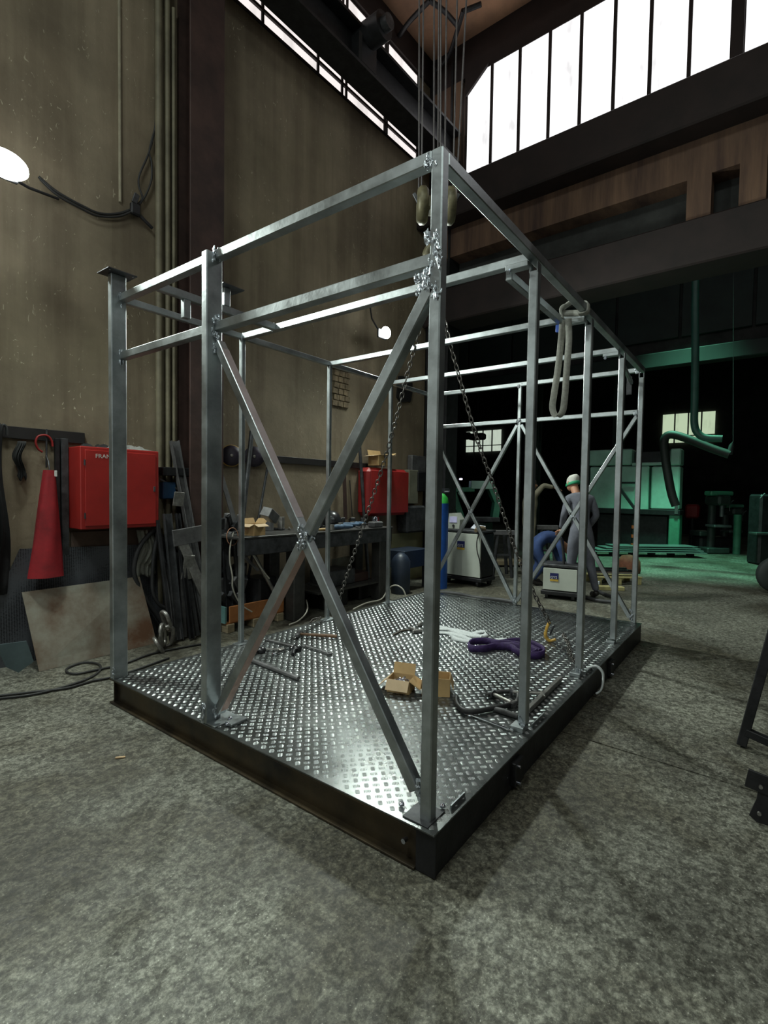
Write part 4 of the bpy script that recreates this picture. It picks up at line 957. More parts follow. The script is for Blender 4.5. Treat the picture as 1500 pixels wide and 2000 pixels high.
MB().blob((0, 0, .10), .13, 2, 0, (1, 1.1, .95), seed=2).build('shell', mat('black_plastic', (.02, .02, .022), .3), hm); MB().box((-.06, -.11, .09), (.12, .03, .06), None, .01).build('visor', darksteel, hm)
glovem = mat('blue_work_glove', (.07, .12, .19), .8, 0, .3, 12)
for i, (x, y, a_, L2) in enumerate(((665, 1035, .1, .30), (683, 1030, -.1, .32), (700, 1028, .15, .30), (712, 1037, -.2, .22))):
    t = thing('grinder_tool', ['leftmost blue-grey hand grinder on the bench', 'second blue-grey hand grinder on the bench', 'third blue-grey hand grinder, reaching to the chain', 'short blue-grey hand grinder at the bench front edge'][i], 'power tool', onb(x, y)+Vector((0, 0, .035)), BA+a_, 'hand grinders on the workbench')
    MB().tube([(-L2/2, 0, 0), (-L2*.2, 0, .005), (L2*.2, 0, 0), (L2*.5, 0, 0)], [.025, .032, .030, .022], 10).build('body', glovem, t); MB().cyl((-L2/2, 0, -.03), (-L2/2, 0, .035), .035, 12).build('head', sil, t)
o = MB().cyl((0, 0, 0), (0, 0, .11), .035, 16).build('spray_can', redplastic); o.location = onb(679, 1020); tag(o, 'small red tin standing at the back of the workbench', 'tin')
t = thing('lifting_magnet', 'grey block with a steel eye standing at the far end of the bench', 'magnet', onb(734, 1030), BA); MB().box((0, 0, .04), (.20, .12, .08), None, .015).build('block', gr, t); MB().tube([(.03*math.cos(a), 0, .11+.035*math.sin(a)) for a in [2*PI*k/14 for k in range(14)]], .009, 8, closed=True).build('eye', boltm, t)
o = MB().box((0, 0, .04), (.04, .08, .08), None, .005).build('tape_roll', mat('yellow_green', (.45, .45, .10), .6)); o.location = onb(750, 1032); tag(o, 'small yellow-green box beside the eye block on the bench', 'box')
o = MB().tube([(0, 0, 0), (.06, 0, 0), (.14, 0, 0)], [.014, .016, .018], 8).build('wooden_handle', mat('tan_wood', (.42, .27, .10), .6)); o.location = onb(668, 1042)+Vector((0, 0, .02)); o.rotation_euler = (0, 0, BA-.2); tag(o, 'tan wooden tool handle at the bench front edge', 'handle')
NTH = ['leftmost', 'second', 'third', 'fourth', 'fifth', 'sixth', 'seventh', 'eighth', 'ninth', 'tenth', 'eleventh', 'twelfth']
for i in range(12):
    x = 470+(i+.7*rr.random())*22; y = 1022+rr.random()*14; P = onb(x, y); P = P+Vector((0, 0, .014))
    o = MB().tube([(-.07-.05*rr.random(), 0, 0), (0, .01*rr.random(), 0), (.07+.05*rr.random(), 0, .004)], .008+.006*rr.random(), 6).build('hand_tool', [darksteel, sil, gr][i % 3]); o.location = P; o.rotation_euler = (0, 0, rr.random()*3)
    tag(o, ['dark', 'light', 'grey'][i % 3]+' steel hand tool on the bench top, %s from the left of the loose ones' % NTH[i], 'tool', 'loose hand tools on the workbench')
for i in range(7):
    x = 490+i*12; P = onb(x, 1020-(i % 3)*4, zt2)+Vector((0, 0, .05))
    o = MB().box((0, 0, 0), (.10+.06*rr.random(), .07, .09+.05*rr.random()), None, .008).build('scrap_block', [blacksteel, darksteel][i % 2]); o.location = P; o.rotation_euler = (0, .3*rr.random(), rr.random()); tag(o, ['black', 'dark grey'][i % 2]+' steel lump at the back left of the bench, %s in its row' % NTH[i], 'scrap', 'steel lumps at the back of the bench')
# under the bench
for i, (x, y, w_, d_, h_, m_, lb) in enumerate(((650, 1110, .50, .35, .20, darksteel, 'dark steel box on the shelf under the bench'), (690, 1130, .30, .3, .12, rustbrown, 'rust-brown block on the bench shelf behind the chain'), (640, 1195, .45, .3, .22, blacksteel, 'black box on the floor under the bench'))):
    P = onn(x, y, bn0+.35); zz = .275 if i < 2 else 0
    o = MB().box((0, 0, h_/2), (w_, d_, h_), None, .01).build('storage_box', m_); o.location = (P.x, P.y, zz); o.rotation_euler = (0, 0, BA); tag(o, lb, 'box')
o = quad_plate('pale_board', [onn(x, y, bn0+.60) for x, y in ((648, 1145), (700, 1145), (700, 1082), (648, 1092))], .01, mat('pale_board_mat', (.30, .30, .25), .8), 'pale board standing behind the bench shelf', 'board')
# orange crate on its pallet
P = onz(441, 1228, .05); crs0 = tob(P)[0]; crn = tob(P)[1]; cs1 = sn(553, 1200, crn)[0]
cr_ = thing('orange_crate', 'orange-brown sheet crate with a teal end standing on timber beside the bench', 'crate', B(crs0, crn, .0), BA)
cl = cs1-crs0; cz0 = .10; cz1 = sn(500, 1175, crn)[2]
om = mat('orange_board', (.34, .13, .04), .7, 0, .3, 5); wood = mat('weathered_timber', (.26, .21, .13), .8, 0, .35, 5, .2, 12, stretch=(1, 1, 6)); teal = mat('teal_paint', (.12, .25, .24), .6)
MB().box((cl/2+.02, 0, (cz0+cz1)/2), (cl-.04, .02, cz1-cz0), None, .004).build('front_panel', om, cr_); MB().box((cl/2, .36, (cz0+cz1)/2), (cl, .02, cz1-cz0)).build('back_panel', om, cr_)
MB().box((.0, .18, (cz0+cz1)/2), (.02, .36, cz1-cz0)).build('side_panel', teal, cr_); MB().box((cl, .18, (cz0+cz1)/2), (.02, .36, cz1-cz0)).build('side_panel', om, cr_); MB().box((cl/2, .18, cz0), (cl, .36, .02)).build('bottom_panel', om, cr_)
for x in (.05, cl/2, cl-.05): MB().box((x, .18, .045), (.09, .4, .09), None, .005).build('timber_block', wood, cr_)
# far red box, grey boxes, meters
PN2 = 3.76; a0, a1 = sn(722, 960, PN2)[0], sn(800, 960, PN2)[0]; zz1, zz0 = sn(760, 915, PN2)[2], sn(760, 1007, PN2)[2]
rbx = thing('hose_box', 'rounded red plastic box on the wall at the far end of the bench', 'box', B((a0+a1)/2, (PN2+WALLN)/2, zz0), BA)
MB().box((0, 0, (zz1-zz0)/2), (a1-a0, WALLN-PN2-.02, zz1-zz0), None, .06).build('shell', redplastic, rbx); MB().box((0, -.135, (zz1-zz0)/2), (a1-a0-.06, .02, zz1-zz0-.08), None, .04).build('lid', redplastic, rbx)
olive = mat('olive_box_paint', (.17, .165, .12), .7, 0, .3, 4)
def pbox(name, x0, y0, x1, y1, n_, d_, m, lab, cat, ch=.01):
    a, c = sn(x0, (y0+y1)/2, n_), sn(x1, (y0+y1)/2, n_); z1_, z0_ = sn((x0+x1)/2, y0, n_)[2], sn((x0+x1)/2, y1, n_)[2]
    o = MB().box((0, 0, 0), (c[0]-a[0], d_, z1_-z0_), None, ch).build(name, m); o.location = B((a[0]+c[0])/2, n_+d_/2, (z0_+z1_)/2); o.rotation_euler = (0, 0, BA); return tag(o, lab, cat)
pbox('electric_box', 799, 918, 817, 984, 3.90, .12, olive, 'olive electric box on the wall right of the far red box', 'electric box')
pbox('junction_box', 805, 890, 832, 922, 3.92, .10, gr, 'grey junction box above the olive electric box', 'electric box')
pbox('switch_box', 817, 922, 832, 960, 3.88, .12, blacksteel, 'black switch box with round knobs near the wall end', 'switch')
pbox('workshop_machine', 796, 988, 832, 1040, 3.80, .22, darksteel, 'dark machine body under the electric boxes at the wall end', 'machine', .03)
ylw = mat('yellow_green_panel', (.30, .29, .16), .7, 0, .2, 2)
pbox('painted_panel', 765, 1040, 832, 1175, WALLN-.02, .015, ylw, 'yellowish painted panel on the low wall beyond the bench', 'panel', .002)
tl = thing('tool_cart', 'navy tool cart on thin legs beyond the bench', 'cart', B(*[sn(803, 1100, 3.55)[0], 3.55, 0]), BA)
q = sn(803, 1075, 3.45)[2]; q2_ = sn(803, 1110, 3.45)[2]
navy = mat('navy_paint', (.02, .03, .05), .45)
MB().box((.0, .1, (q+q2_)/2), (.62, .4, q-q2_), None, .01).build('tray', navy, tl)
for x in (-.26, .26):
    for y in (-.05, .25): MB().cyl((x, y, 0), (x, y, q2_), .02, 8).build('leg', blacksteel, tl)
o = MB().lathe([(.13, 0), (.14, .02), (.14, .48), (.10, .55), (.04, .60), (0, .60)], (0, 0, 0), None, 20).build('black_drum', navy); P = onn(782, 1150, 3.45); o.location = (P.x, P.y, 0); tag(o, 'dark navy cylinder standing beside the tool cart', 'drum')
# floor cable left
cable('floor_cable', [onz(x, y, .012) for x, y in ((-20, 1366), (60, 1357), (120, 1343), (170, 1326), (195, 1309), (192, 1297), (165, 1294), (135, 1303), (130, 1312), (150, 1316), (190, 1308), (240, 1297), (300, 1276), (370, 1262), (430, 1252))], .009, 'dark cable looping once on the floor left of the deck', n=9)
cable('floor_cable', [onz(x, y, .012) for x, y in ((-20, 1361), (60, 1352), (130, 1344), (180, 1330), (212, 1324), (260, 1310), (330, 1285))], .009, 'dark cable running straight beside the looped one', n=9)
o = MB().box((0, 0, .005), (.012, .05, .008), None, .002).build('cigarette_stub', mat('tan_paper', (.5, .35, .2), .8)); o.location = onz(235, 1481); o.rotation_euler = (0, 0, .9); tag(o, 'tiny tan stub lying on the bare floor in front of the deck', 'litter')
# ================================================================ THINGS ON THE DECK
def ond(x, y, z=0.0): return onz(x, y, DZ+.002+z)
P = ond(785, 1350); P2 = ond(852, 1362)
bx1 = carton('bolt_carton', ond(783, 1347), YAW-.35-PI/2, .150, .125, .085, 'small open cardboard carton full of bolts on the deck', (1, 1, 1, 1), (2.5, .35, 2.3, 2.1), card, 'carton', 1.15)
carton('bolt_carton', ond(852, 1352), YAW-.15-PI/2, .175, .135, .115, 'small open cardboard carton behind the near corner post', (0, 1, 1, 1), (2.9, 2.9, 3.0, 2.8), card, 'carton', .8)
M4 = bx1.matrix_basis if False else None
rb2 = random.Random(9)
bmesh_bolt = MB().lathe([(.009, 0), (.009, .006), (.005, .006), (.005, .026), (0, .026)], (0, 0, 0), None, 6); bme = bpy.data.meshes.new('loose_bolt'); bme.from_pydata(bmesh_bolt.v, [], bmesh_bolt.f); bme.materials.append(boltm)
for i in range(34):
    o = bpy.data.objects.new('loose_bolt', bme); C.objects.link(o); p = ond(783, 1347)+Vector(((rb2.random()-.5)*.085, (rb2.random()-.5)*.075, .050+.016*rb2.random()))
    o.location = p; o.rotation_euler = (rb2.random()*3, rb2.random()*3, rb2.random()*3); tag(o, 'zinc bolt lying in the open carton on the deck', 'bolt', 'zinc bolts in the carton')
# slings
purple = mat('purple_webbing', (.035, .012, .085), .7, 0, .4, 40, .3, 60)
def lobe(pts, z=0.02): return [ond(x, y, z) for x, y in pts]
ps = thing('purple_sling', 'purple round sling folded in a flat bundle on the deck', 'sling', ond(985, 1265))
o0 = ond(985, 1265)
def rel(pts): return [p-o0 for p in pts]
strap('sling_loop', rel([ond(917, 1258, .03), ond(925, 1253, .035), ond(950, 1252, .03), ond(975, 1256, .03), ond(1005, 1252, .035), ond(1030, 1254, .035), ond(1058, 1266, .03), ond(1062, 1276, .03), ond(1045, 1280, .03), ond(1015, 1275, .03), ond(1000, 1265, .03), ond(970, 1262, .03), ond(945, 1267, .03), ond(920, 1266, .03), ond(915, 1260, .03)]), .055, purple, None, parent=ps, th=.014)
strap('sling_loop', rel([ond(960, 1258, .03), ond(990, 1256, .045), ond(1020, 1262, .04), ond(1048, 1272, .03), ond(1030, 1278, .035), ond(1000, 1268, .04)]), .05, purple, None, parent=ps, th=.014)
MB().tube([p for p in rel([ond(975, 1262, .02), ond(1005, 1262, .025), ond(1035, 1268, .02), ond(1055, 1274, .02)])], [.03, .045, .045, .03], 10).build('bundle', purple, ps)
wsl = thing('white_sling', 'white webbing sling lying in crossed folds on the deck', 'sling', ond(900, 1240)); o1 = ond(900, 1240)
for pts in ([(845, 1222), (872, 1228), (900, 1238), (930, 1243), (950, 1240), (945, 1234), (930, 1236), (915, 1243)], [(845, 1236), (870, 1236), (890, 1240), (920, 1250), (960, 1252), (985, 1248)], [(878, 1240), (885, 1246), (910, 1252), (935, 1254)], [(850, 1229), (885, 1230), (918, 1238), (940, 1244)]):
    strap('fold', [ond(x, y, .012)-o1 for x, y in pts], .045, websm, None, parent=wsl, wd=(.6, .8, .25), th=.006)
# G-clamps, bars and spanners by the right posts
ironm = mat('worn_iron', (.10, .10, .10), .45, .7, .4, 20, .2, 40)
def gclamp(name, lab, frame_pts, r_, screw, pad, m=ironm):
    o_ = frame_pts[0]; t = thing(name, lab, 'clamp', o_)
    MB().tube([p-o_ for p in curve_pts(frame_pts, 5)], r_, 8).build('frame', m, t)
    MB().cyl(screw[0]-o_, screw[1]-o_, r_*.7, 10).build('screw', sil, t); c = (screw[0])-o_
    MB().cyl(c-(screw[1]-screw[0]).normalized()*.012, c, r_*1.5, 10).build('pad', darksteel, t)
    sc_ = (screw[1]-screw[0]).normalized().cross(Vector((0, 0, 1)))*.05; MB().cyl(screw[1]-o_-sc_, screw[1]-o_+sc_, r_*.4, 6).build('tommy_bar', sil, t)
gclamp('screw_clamp', 'black-framed screw clamp lying on the deck behind the first right post', [ond(x, y, .02) for x, y in ((892, 1362), (893, 1375), (906, 1388), (925, 1390), (960, 1384), (990, 1378), (996, 1371))], .016, (ond(965, 1356, .03), ond(998, 1372, .03)), None, mat('black_iron', (.03, .03, .03), .5, .4, .3, 20))
gclamp('screw_clamp', 'grey iron screw clamp half hidden by the first right post', [ond(x, y, .02) for x, y in ((950, 1358), (975, 1352), (1000, 1350), (1012, 1358), (1008, 1372), (998, 1378))], .014, (ond(1000, 1352, .03), ond(1060, 1354, .03)), None)
o = MB().beam(ond(1030, 1388, .02), ond(1095, 1325, .02), .030, .030).build('square_bar', sil); tag(o, 'long grey square bar lying beyond the first right post', 'steel bar')
o = MB().beam(ond(1020, 1398, .012), ond(1056, 1360, .012), .020, .020).build('square_bar', sil); tag(o, 'short grey bar lying beside the longer one', 'steel bar')
wh = thing('combination_spanner', 'bright chromed spanner lying on the deck before the first right post', 'spanner', ond(955, 1410))
chrome = mat('chrome', (.75, .78, .82), .15, 1., .1, 20)
a, c = ond(918, 1396, .008)-ond(955, 1410), ond(993, 1424, .008)-ond(955, 1410)
MB().beam(a, c, .016, .007, ch=.003).build('shaft', chrome, wh)
MB().tube([a+Vector((.014*math.cos(k*PI/6), .014*math.sin(k*PI/6), 0)) for k in range(12)], .006, 6, closed=True).build('ring_end', chrome, wh)
for s_ in (-1, 1): MB().beam(c, c+(c-a).normalized()*.03+Vector((.012*s_, .012*s_*.4, 0)), .011, .008).build('jaw', chrome, wh)
o = MB().tube([ond(965, 1385, .015), ond(985, 1390, .018), ond(1012, 1400, .015)], [.016, .018, .015], 10).build('iron_bar', ironm); tag(o, 'stubby worn iron handle lying behind the chromed spanner', 'handle')
# hammer and tools on the left part of the deck
hmr = thing('hammer', 'hammer with a brown wooden handle lying on the deck near the left edge', 'hammer', ond(620, 1242)); oo = ond(620, 1242)
a, c = ond(583, 1238, .03), ond(658, 1243, .02)
MB().tube([a-oo, a.lerp(c, .5)-oo, c-oo], [.011, .014, .016], 10).build('handle', mat('brown_wood', (.17, .09, .045), .5, 0, .4, 12, stretch=(1, 6, 6)), hmr)
dr_ = (c-a).normalized().cross(Vector((0, 0, 1))); MB().box(a-oo-dr_*.0, (.035, .12, .035), Matrix((( (c-a).normalized()), dr_, Vector((0, 0, 1)))).transposed(), .008).build('head', gr, hmr)
o = MB().cyl(ond(478, 1284, .015), ond(583, 1325, .015), .015, 12).build('steel_pipe', gr); tag(o, 'dark steel pipe lying diagonally on the left part of the deck', 'steel pipe')
def spn(lab, p, q, r_=.009, m=gr):
    a, c = ond(*p, .012), ond(*q, .012); t = thing('spanner', lab, 'spanner', a); 
    MB().beam(Vector((0, 0, 0)), c-a, r_*2, r_, ch=.002).build('shaft', m, t); u = (c-a).normalized()
    MB().tube([c-a+u*.018+Vector((.020*math.cos(k*PI/6), .020*math.sin(k*PI/6), 0)) for k in range(12)], .008, 6, closed=True).build('ring_end', m, t)
    for s_ in (-1, 1):
        n_ = u.cross(Vector((0, 0, 1)))*s_*.014; MB().beam(n_*.6, n_-u*.03, .012, .010).build('jaw', m, t)
spn('grey spanner pointing right towards the middle of the deck', (598, 1262), (640, 1275)); spn('dark spanner lying parallel above the hooked tools', (525, 1250), (575, 1262)); spn('small spanner lying behind the left grinder', (505, 1268), (545, 1268), .007, sil); spn('slim chromed spanner between the hammer and the pipe', (540, 1276), (570, 1265), .006, chrome)
for i, (x, y, rz, lb) in enumerate(((580, 1270, .6, 'round black cutting tool with a bright lever on the deck'), (510, 1274, .2, 'smaller round dark tool near the foot of the pink brace'))):
    t = thing('cutting_tool', lb, 'tool', ond(x, y), rz)
    MB().lathe([(0, 0), (.036, 0), (.042, .012), (.038, .03), (.015, .045), (0, .045)], (0, 0, 0), None, 18).build('body', mat('black_plastic', (.02, .02, .022), .3), t); MB().beam((0, 0, .045), (.07, .02, .05), .012, .008).build('lever', chrome, t); MB().tube([(-.03, 0, .02), (-.08, .01, .02), (-.15, .0, .015)], .014, 8).build('handle', blacksteel, t)
for i, (x, y) in enumerate(((820, 1222), (806, 1232), (815, 1236))):
    o = MB().box((0, 0, .015), (.10, .03, .03), None, .006).build('clamp_jaw', sil); o.location = ond(x, y); o.rotation_euler = (0, 0, (.3, 1.2, -.5)[i]); tag(o, ['light steel clamp piece farthest back beside the corner post', 'steel clamp piece in front of the farthest one', 'steel clamp piece nearest the white sling'][i], 'clamp piece')
cable('deck_strap', [ond(x, y, .006) for x, y in ((768, 1240), (785, 1232), (800, 1230))], .008, 'short brownish strap on the deck left of the corner post', 'strap', mat('dull_brown', (.12, .10, .08), .8))
o = MB().tube([ond(503, 1401, .002), ond(620, 1350, .002), ond(735, 1300, .002), ond(800, 1273, .002)], .0016, 4).build('chalk_line', mat('pale_string', (.6, .6, .55), .7)); tag(o, 'thin pale string stretched across the deck', 'string')
# ================================================================ MACHINES, PEOPLE AND STOCK IN THE SECOND HALL
FH = Vector((cf.x, cf.y, 0)).normalized(); RH = FH.cross(Vector((0, 0, 1)))
def onP(x, y, P, f=0.):              # point on the upright plane through P that faces the camera, moved f metres deeper
    d = ray(x, y); t = (Vector(P)-CAM).dot(FH)/d.dot(FH); return CAM+d*t+FH*f
whitem = mat('cream_machine_paint', (.46, .49, .43), .5, 0, .08, 3)
bluelogo = mat('logo_blue', (.012, .015, .10), .5); yellogo = mat('logo_yellow', (.62, .40, .06), .5); whlogo = mat('logo_white', (.75, .75, .75), .5)
def text_mesh(body, size, loc, rot, m, parent, sx=1., name='lettering'):
    cu_ = bpy.data.curves.new(name, 'FONT'); cu_.body = body; cu_.size = size; cu_.extrude = .0008; cu_.align_x = 'LEFT'; cu_.resolution_u = 2
    t = bpy.data.objects.new('tmp', cu_); C.objects.link(t); bpy.context.view_layer.update()
    me = bpy.data.meshes.new_from_object(t.evaluated_get(bpy.context.evaluated_depsgraph_get())); bpy.data.objects.remove(t)
    me.materials.clear(); me.materials.append(m)
    o = bpy.data.objects.new(name, me); C.objects.link(o); o.parent = parent; o.location = loc; o.rotation_euler = rot; o.scale = (sx, 1, 1); return o
text_mesh('FRAN', .050, (-cw/2+.115, -cdp/2-.0145, chh-.095), (PI/2, 0, 0), whitep, cab, 1.05)

def welder(lab, p0, p1, zb, zt_, dep, lx, lz, lw, side_w=True):
    ax = (p1-p0); ax.z = 0; Wd = ax.length; rz = math.atan2(ax.y, ax.x)
    t = thing('welding_machine', lab, 'welding machine', Vector((p0.x, p0.y, 0)), rz)
    Ht = zt_-zb
    MB().box((Wd/2, dep/2, zb+Ht/2), (Wd-.006, dep, Ht), None, .02).build('cabinet', blacksteel, t)
    MB().box((Wd/2, -.006, zb+Ht/2), (Wd-.02, .014, Ht-.03), None, .006).build('side_panel', whitem, t)
    MB().box((Wd/2, dep/2, zt_+.02), (Wd+.03, dep+.03, .04), None, .012).build('top_tray', darksteel, t)
    MB().box((Wd/2, dep/2, zb-.03), (Wd+.04, dep+.04, .06), None, .01).build('base', blacksteel, t)
    for x in (.06, Wd-.06):
        for y in (.04, dep-.04): MB().cyl((x-.02, y, .055), (x+.02, y, .055), .055, 14).build('wheel', blacksteel, t)
    b = MB().box((lx, -.015, lz), (lw, .004, lw*.95)); b.build('logo_plate', bluelogo, t)
    MB().box((lx, -.018, lz-lw*.40), (lw, .004, lw*.24)).build('logo_band', yellogo, t)
    MB().box((lx, -.018, lz-lw*.06), (lw, .003, lw*.34)).build('logo_field', bluelogo, t)
    text_mesh('GYS', lw*.46, (lx-lw*.46, -.0195, lz-lw*.20), (PI/2, 0, 0), whlogo, t, .98)
    return t, Wd, Ht
p0 = onz(867, 1121, .14); p1 = onz(939, 1131, .14)
z1 = onP(869, 1037, p0).z
w1, Wd1, Ht1 = welder('tall white welding machine with a blue and yellow logo left of centre', p0, p1, .14, z1, .42, 0, 0, .001) if False else welder('tall white welding machine with a blue and yellow logo left of centre', p0, p1, .14, z1, .42, (p1-p0).length*.47, onP(903, 1062, p0).z, .14)
fb = thing('wire_feeder', 'small white control box with a lilac screen standing on the tall welding machine', 'control box', w1.location+w1.rotation_euler.to_matrix() @ Vector((.12, .15, z1+.045)), w1.rotation_euler.z+.2)
b = MB(); b.prism([(-.11, 0), (.10, 0), (.11, .15), (.04, .26), (-.08, .25)], (0, 0, 0), (1, 0, 0), (0, 0, 1), .22); b.build('body', whitem, fb)
MB().box((-.005, -.115, .15), (.13, .008, .10), None, .004).build('screen', mat('lilac_screen', (.45, .45, .62), .3, emit=(.5, .5, .75), estr=.25), fb); MB().cyl((0, -.11, .05), (0, -.125, .05), .02, 12).build('knob', darksteel, fb)
pp = w1.location+w1.rotation_euler.to_matrix() @ Vector((Wd1*.78, .15, z1+.05))
o = MB().box((0, 0, .04), (.20, .16, .004)).build('paper_sheet', mat('paper', (.6, .62, .7), .8)); o.location = pp; o.rotation_euler = (.35, .1, w1.rotation_euler.z+.2); tag(o, 'pale paper sheet lying on the tall welding machine', 'paper')
o = MB().tube([(-.18, 0, .02), (-.05, .03, .05), (.08, 0, .03), (.18, .03, .02)], [.03, .045, .05, .03], 8).build('tan_glove', mat('tan_leather', (.20, .15, .09), .8)); o.location = pp+Vector((-.1, -.1, -.02)); tag(o, 'tan work gloves bunched on top of the tall welding machine', 'gloves')
cable('torch_cable', [onP(x, y, p1, -.03) for x, y in ((936, 1040), (931, 1055), (931, 1075), (936, 1095), (938, 1115), (939, 1128))], .009, 'black torch cable bowing down the tall welding machine', 'cable')
q0 = onz(1059, 1152, .12); q1 = onz(1128, 1159, .12); z2 = onP(1062, 1106, q0).z
w2, Wd2, Ht2 = welder('low white welding machine with a logo and torch hose in front of the capped worker', q0, q1, .12, z2, .40, (q1-q0).length*.34, onP(1083, 1125, q0).z, .115)
cable('torch_hose', [onP(x, y, q0, -.04) for x, y in ((1094, 1050), (1098, 1075), (1099, 1100), (1098, 1118), (1096, 1145), (1093, 1162))], .018, 'black torch hose hanging over the low welding machine', 'hose', hose)
o = MB().cyl(onP(1098, 1117, q0, -.07), onP(1095, 1145, q0, -.07), .022, 12, .026).build('torch_grip', mat('dark_red_rubber', (.13, .025, .02), .6)); tag(o, 'dark red torch grip hanging in front of the low welding machine', 'torch')
# gas bottle
gp = onz(856, 1150, 0); gp = onz(857, 1148, 0)
gb = thing('gas_bottle', 'blue gas bottle with a green shoulder behind the near corner post', 'gas bottle', gp)
gz = onP(866, 983, gp).z; gt = onP(866, 965, gp).z; R_ = (onP(873, 1000, gp)-onP(857, 1000, gp)).length
MB().cyl((0, 0, 0), (0, 0, gz), R_, 24).build('body', mat('bottle_blue', (.01, .07, .30), .4), gb)
MB().lathe([(R_, gz), (R_*.9, gz+(gt-gz)*.6), (R_*.5, gt), (R_*.2, gt+.02)], (0, 0, 0), None, 24).build('shoulder', mat('bottle_green', (.03, .32, .05), .4), gb)
MB().cyl((0, 0, gt), (0, 0, gt+.13), R_*.32, 12).build('valve', darksteel, gb); MB().cyl((.0, -.05, gt+.06), (.10, -.08, gt+.06), .03, 12).build('regulator', boltm, gb)
# green bandsaw
sw = ons(925, 980, 8.6); grn = mat('machine_green', (.07, .27, .17), .5, 0, .25, 4, .05, 20); sea = mat('sea_green_panel', (.42, .66, .56), .45, 0, .15, 2)
bs = thing('band_saw', 'green band saw with an open arched frame behind the tall welding machine', 'band saw', Vector((sw.x, sw.y, 0)))
O_ = Vector((sw.x, sw.y, 0))
def bar_px(x0, y0, x1, y1, w_, h_, P, m, name, par, f0=0., f1=0., ch=.01):
    a, c = onP(x0, y0, P, f0)-O_, onP(x1, y1, P, f1)-O_; return MB().beam(a, c, h_, w_, FH.cross((c-a).normalized()), ch).build(name, m, par)
bar_px(882, 957, 900, 1012, .14, .30, sw, grn, 'left_arm', bs); bar_px(880, 957, 925, 956, .10, .30, sw, grn, 'top_beam', bs); bar_px(918, 947, 960, 948, .18, .32, sw, sea, 'motor_cover', bs)
bar_px(955, 945, 970, 980, .16, .30, sw, grn, 'right_arm', bs); bar_px(970, 978, 965, 1012, .14, .30, sw, grn, 'right_arm', bs); bar_px(893, 962, 911, 990, .035, .05, sw, sea, 'guide_bar', bs, -.18, -.18)
bar_px(890, 1014, 972, 1014, .10, .5, sw, darksteel, 'saw_table', bs); 
a = onP(930, 1018, sw)-O_; MB().box((a.x, a.y, a.z/2), (.7, .5, a.z-.02), None, .02).build('stand', blacksteel, bs)
o = bar_px(876, 935, 893, 935, .04, .04, sw, mat('tube_lamp_glow', (1, 1, 1), .3, emit=(.75, .70, 1), estr=6), 'strip_lamp', None, .3, .3); o.location = O_; tag(o, 'short glowing strip lamp above the left side of the band saw', 'lamp')
o = bar_px(901, 935, 907, 935, .035, .04, sw, MATS['tube_lamp_glow'], 'strip_lamp', None, .3, .3); o.location = O_; tag(o, 'tiny glowing strip lamp just right of the longer one above the band saw', 'lamp')
# trestles and dark stock between the welding machines
for i, (x0, x1, yb, yt, lb) in enumerate(((962, 1000, 1128, 1040, 'dark steel trestle standing right of the tall welding machine'), (1046, 1085, 1120, 1030, 'dark steel work stand in front of the pointing worker'))):
    P = onz((x0+x1)/2, yb); t = thing('trestle', lb, 'trestle', P); zt4 = onP((x0+x1)/2, yt, P).z
    hw = (onP(x1, yb, P)-onP(x0, yb, P)).length/2
    for s_ in (-1, 1):
        MB().beam(RH*hw*s_, RH*hw*s_*.5+Vector((0, 0, zt4)), .05, .05).build('leg', darksteel, t); MB().beam(RH*hw*s_+FH*.4, RH*hw*s_*.5+FH*.3+Vector((0, 0, zt4)), .05, .05).build('leg', darksteel, t)
    MB().beam(-RH*hw*1.1+Vector((0, 0, zt4)), RH*hw*1.1+Vector((0, 0, zt4)), .1, .08).build('top_bar', gr, t); MB().beam(-RH*hw*.8+Vector((0, 0, zt4*.5)), RH*hw*.8+Vector((0, 0, zt4*.5)), .04, .04).build('cross_bar', darksteel, t)
P = onz(985, 1106); o = MB().box((0, 0, .09), (.9, .3, .10), None, .01).build('timber_beam', wood); o.location = P; o.rotation_euler = (0, 0, YAW-PI/2+.1); tag(o, 'thick timber lying on the floor behind the tall welding machine', 'timber')
for i, pts in enumerate((((855, 1158), (890, 1160), (930, 1168), (975, 1172), (1008, 1178)), ((860, 1168), (900, 1172), (950, 1180), (1000, 1187)), ((1165, 1152), (1180, 1160), (1205, 1168)), ((1140, 1165), (1165, 1172), (1195, 1176)))):
    cable('floor_hose', [onz(x, y, .035) for x, y in pts], .035 if i < 2 else .025, ['thick dark hose on the floor just behind the deck', 'second thick dark hose lying closer to the deck rear edge', 'dark hose on the floor in front of the pale timber pallet', 'dark hose on the floor nearest the low welding machine'][i], 'hose', hose)

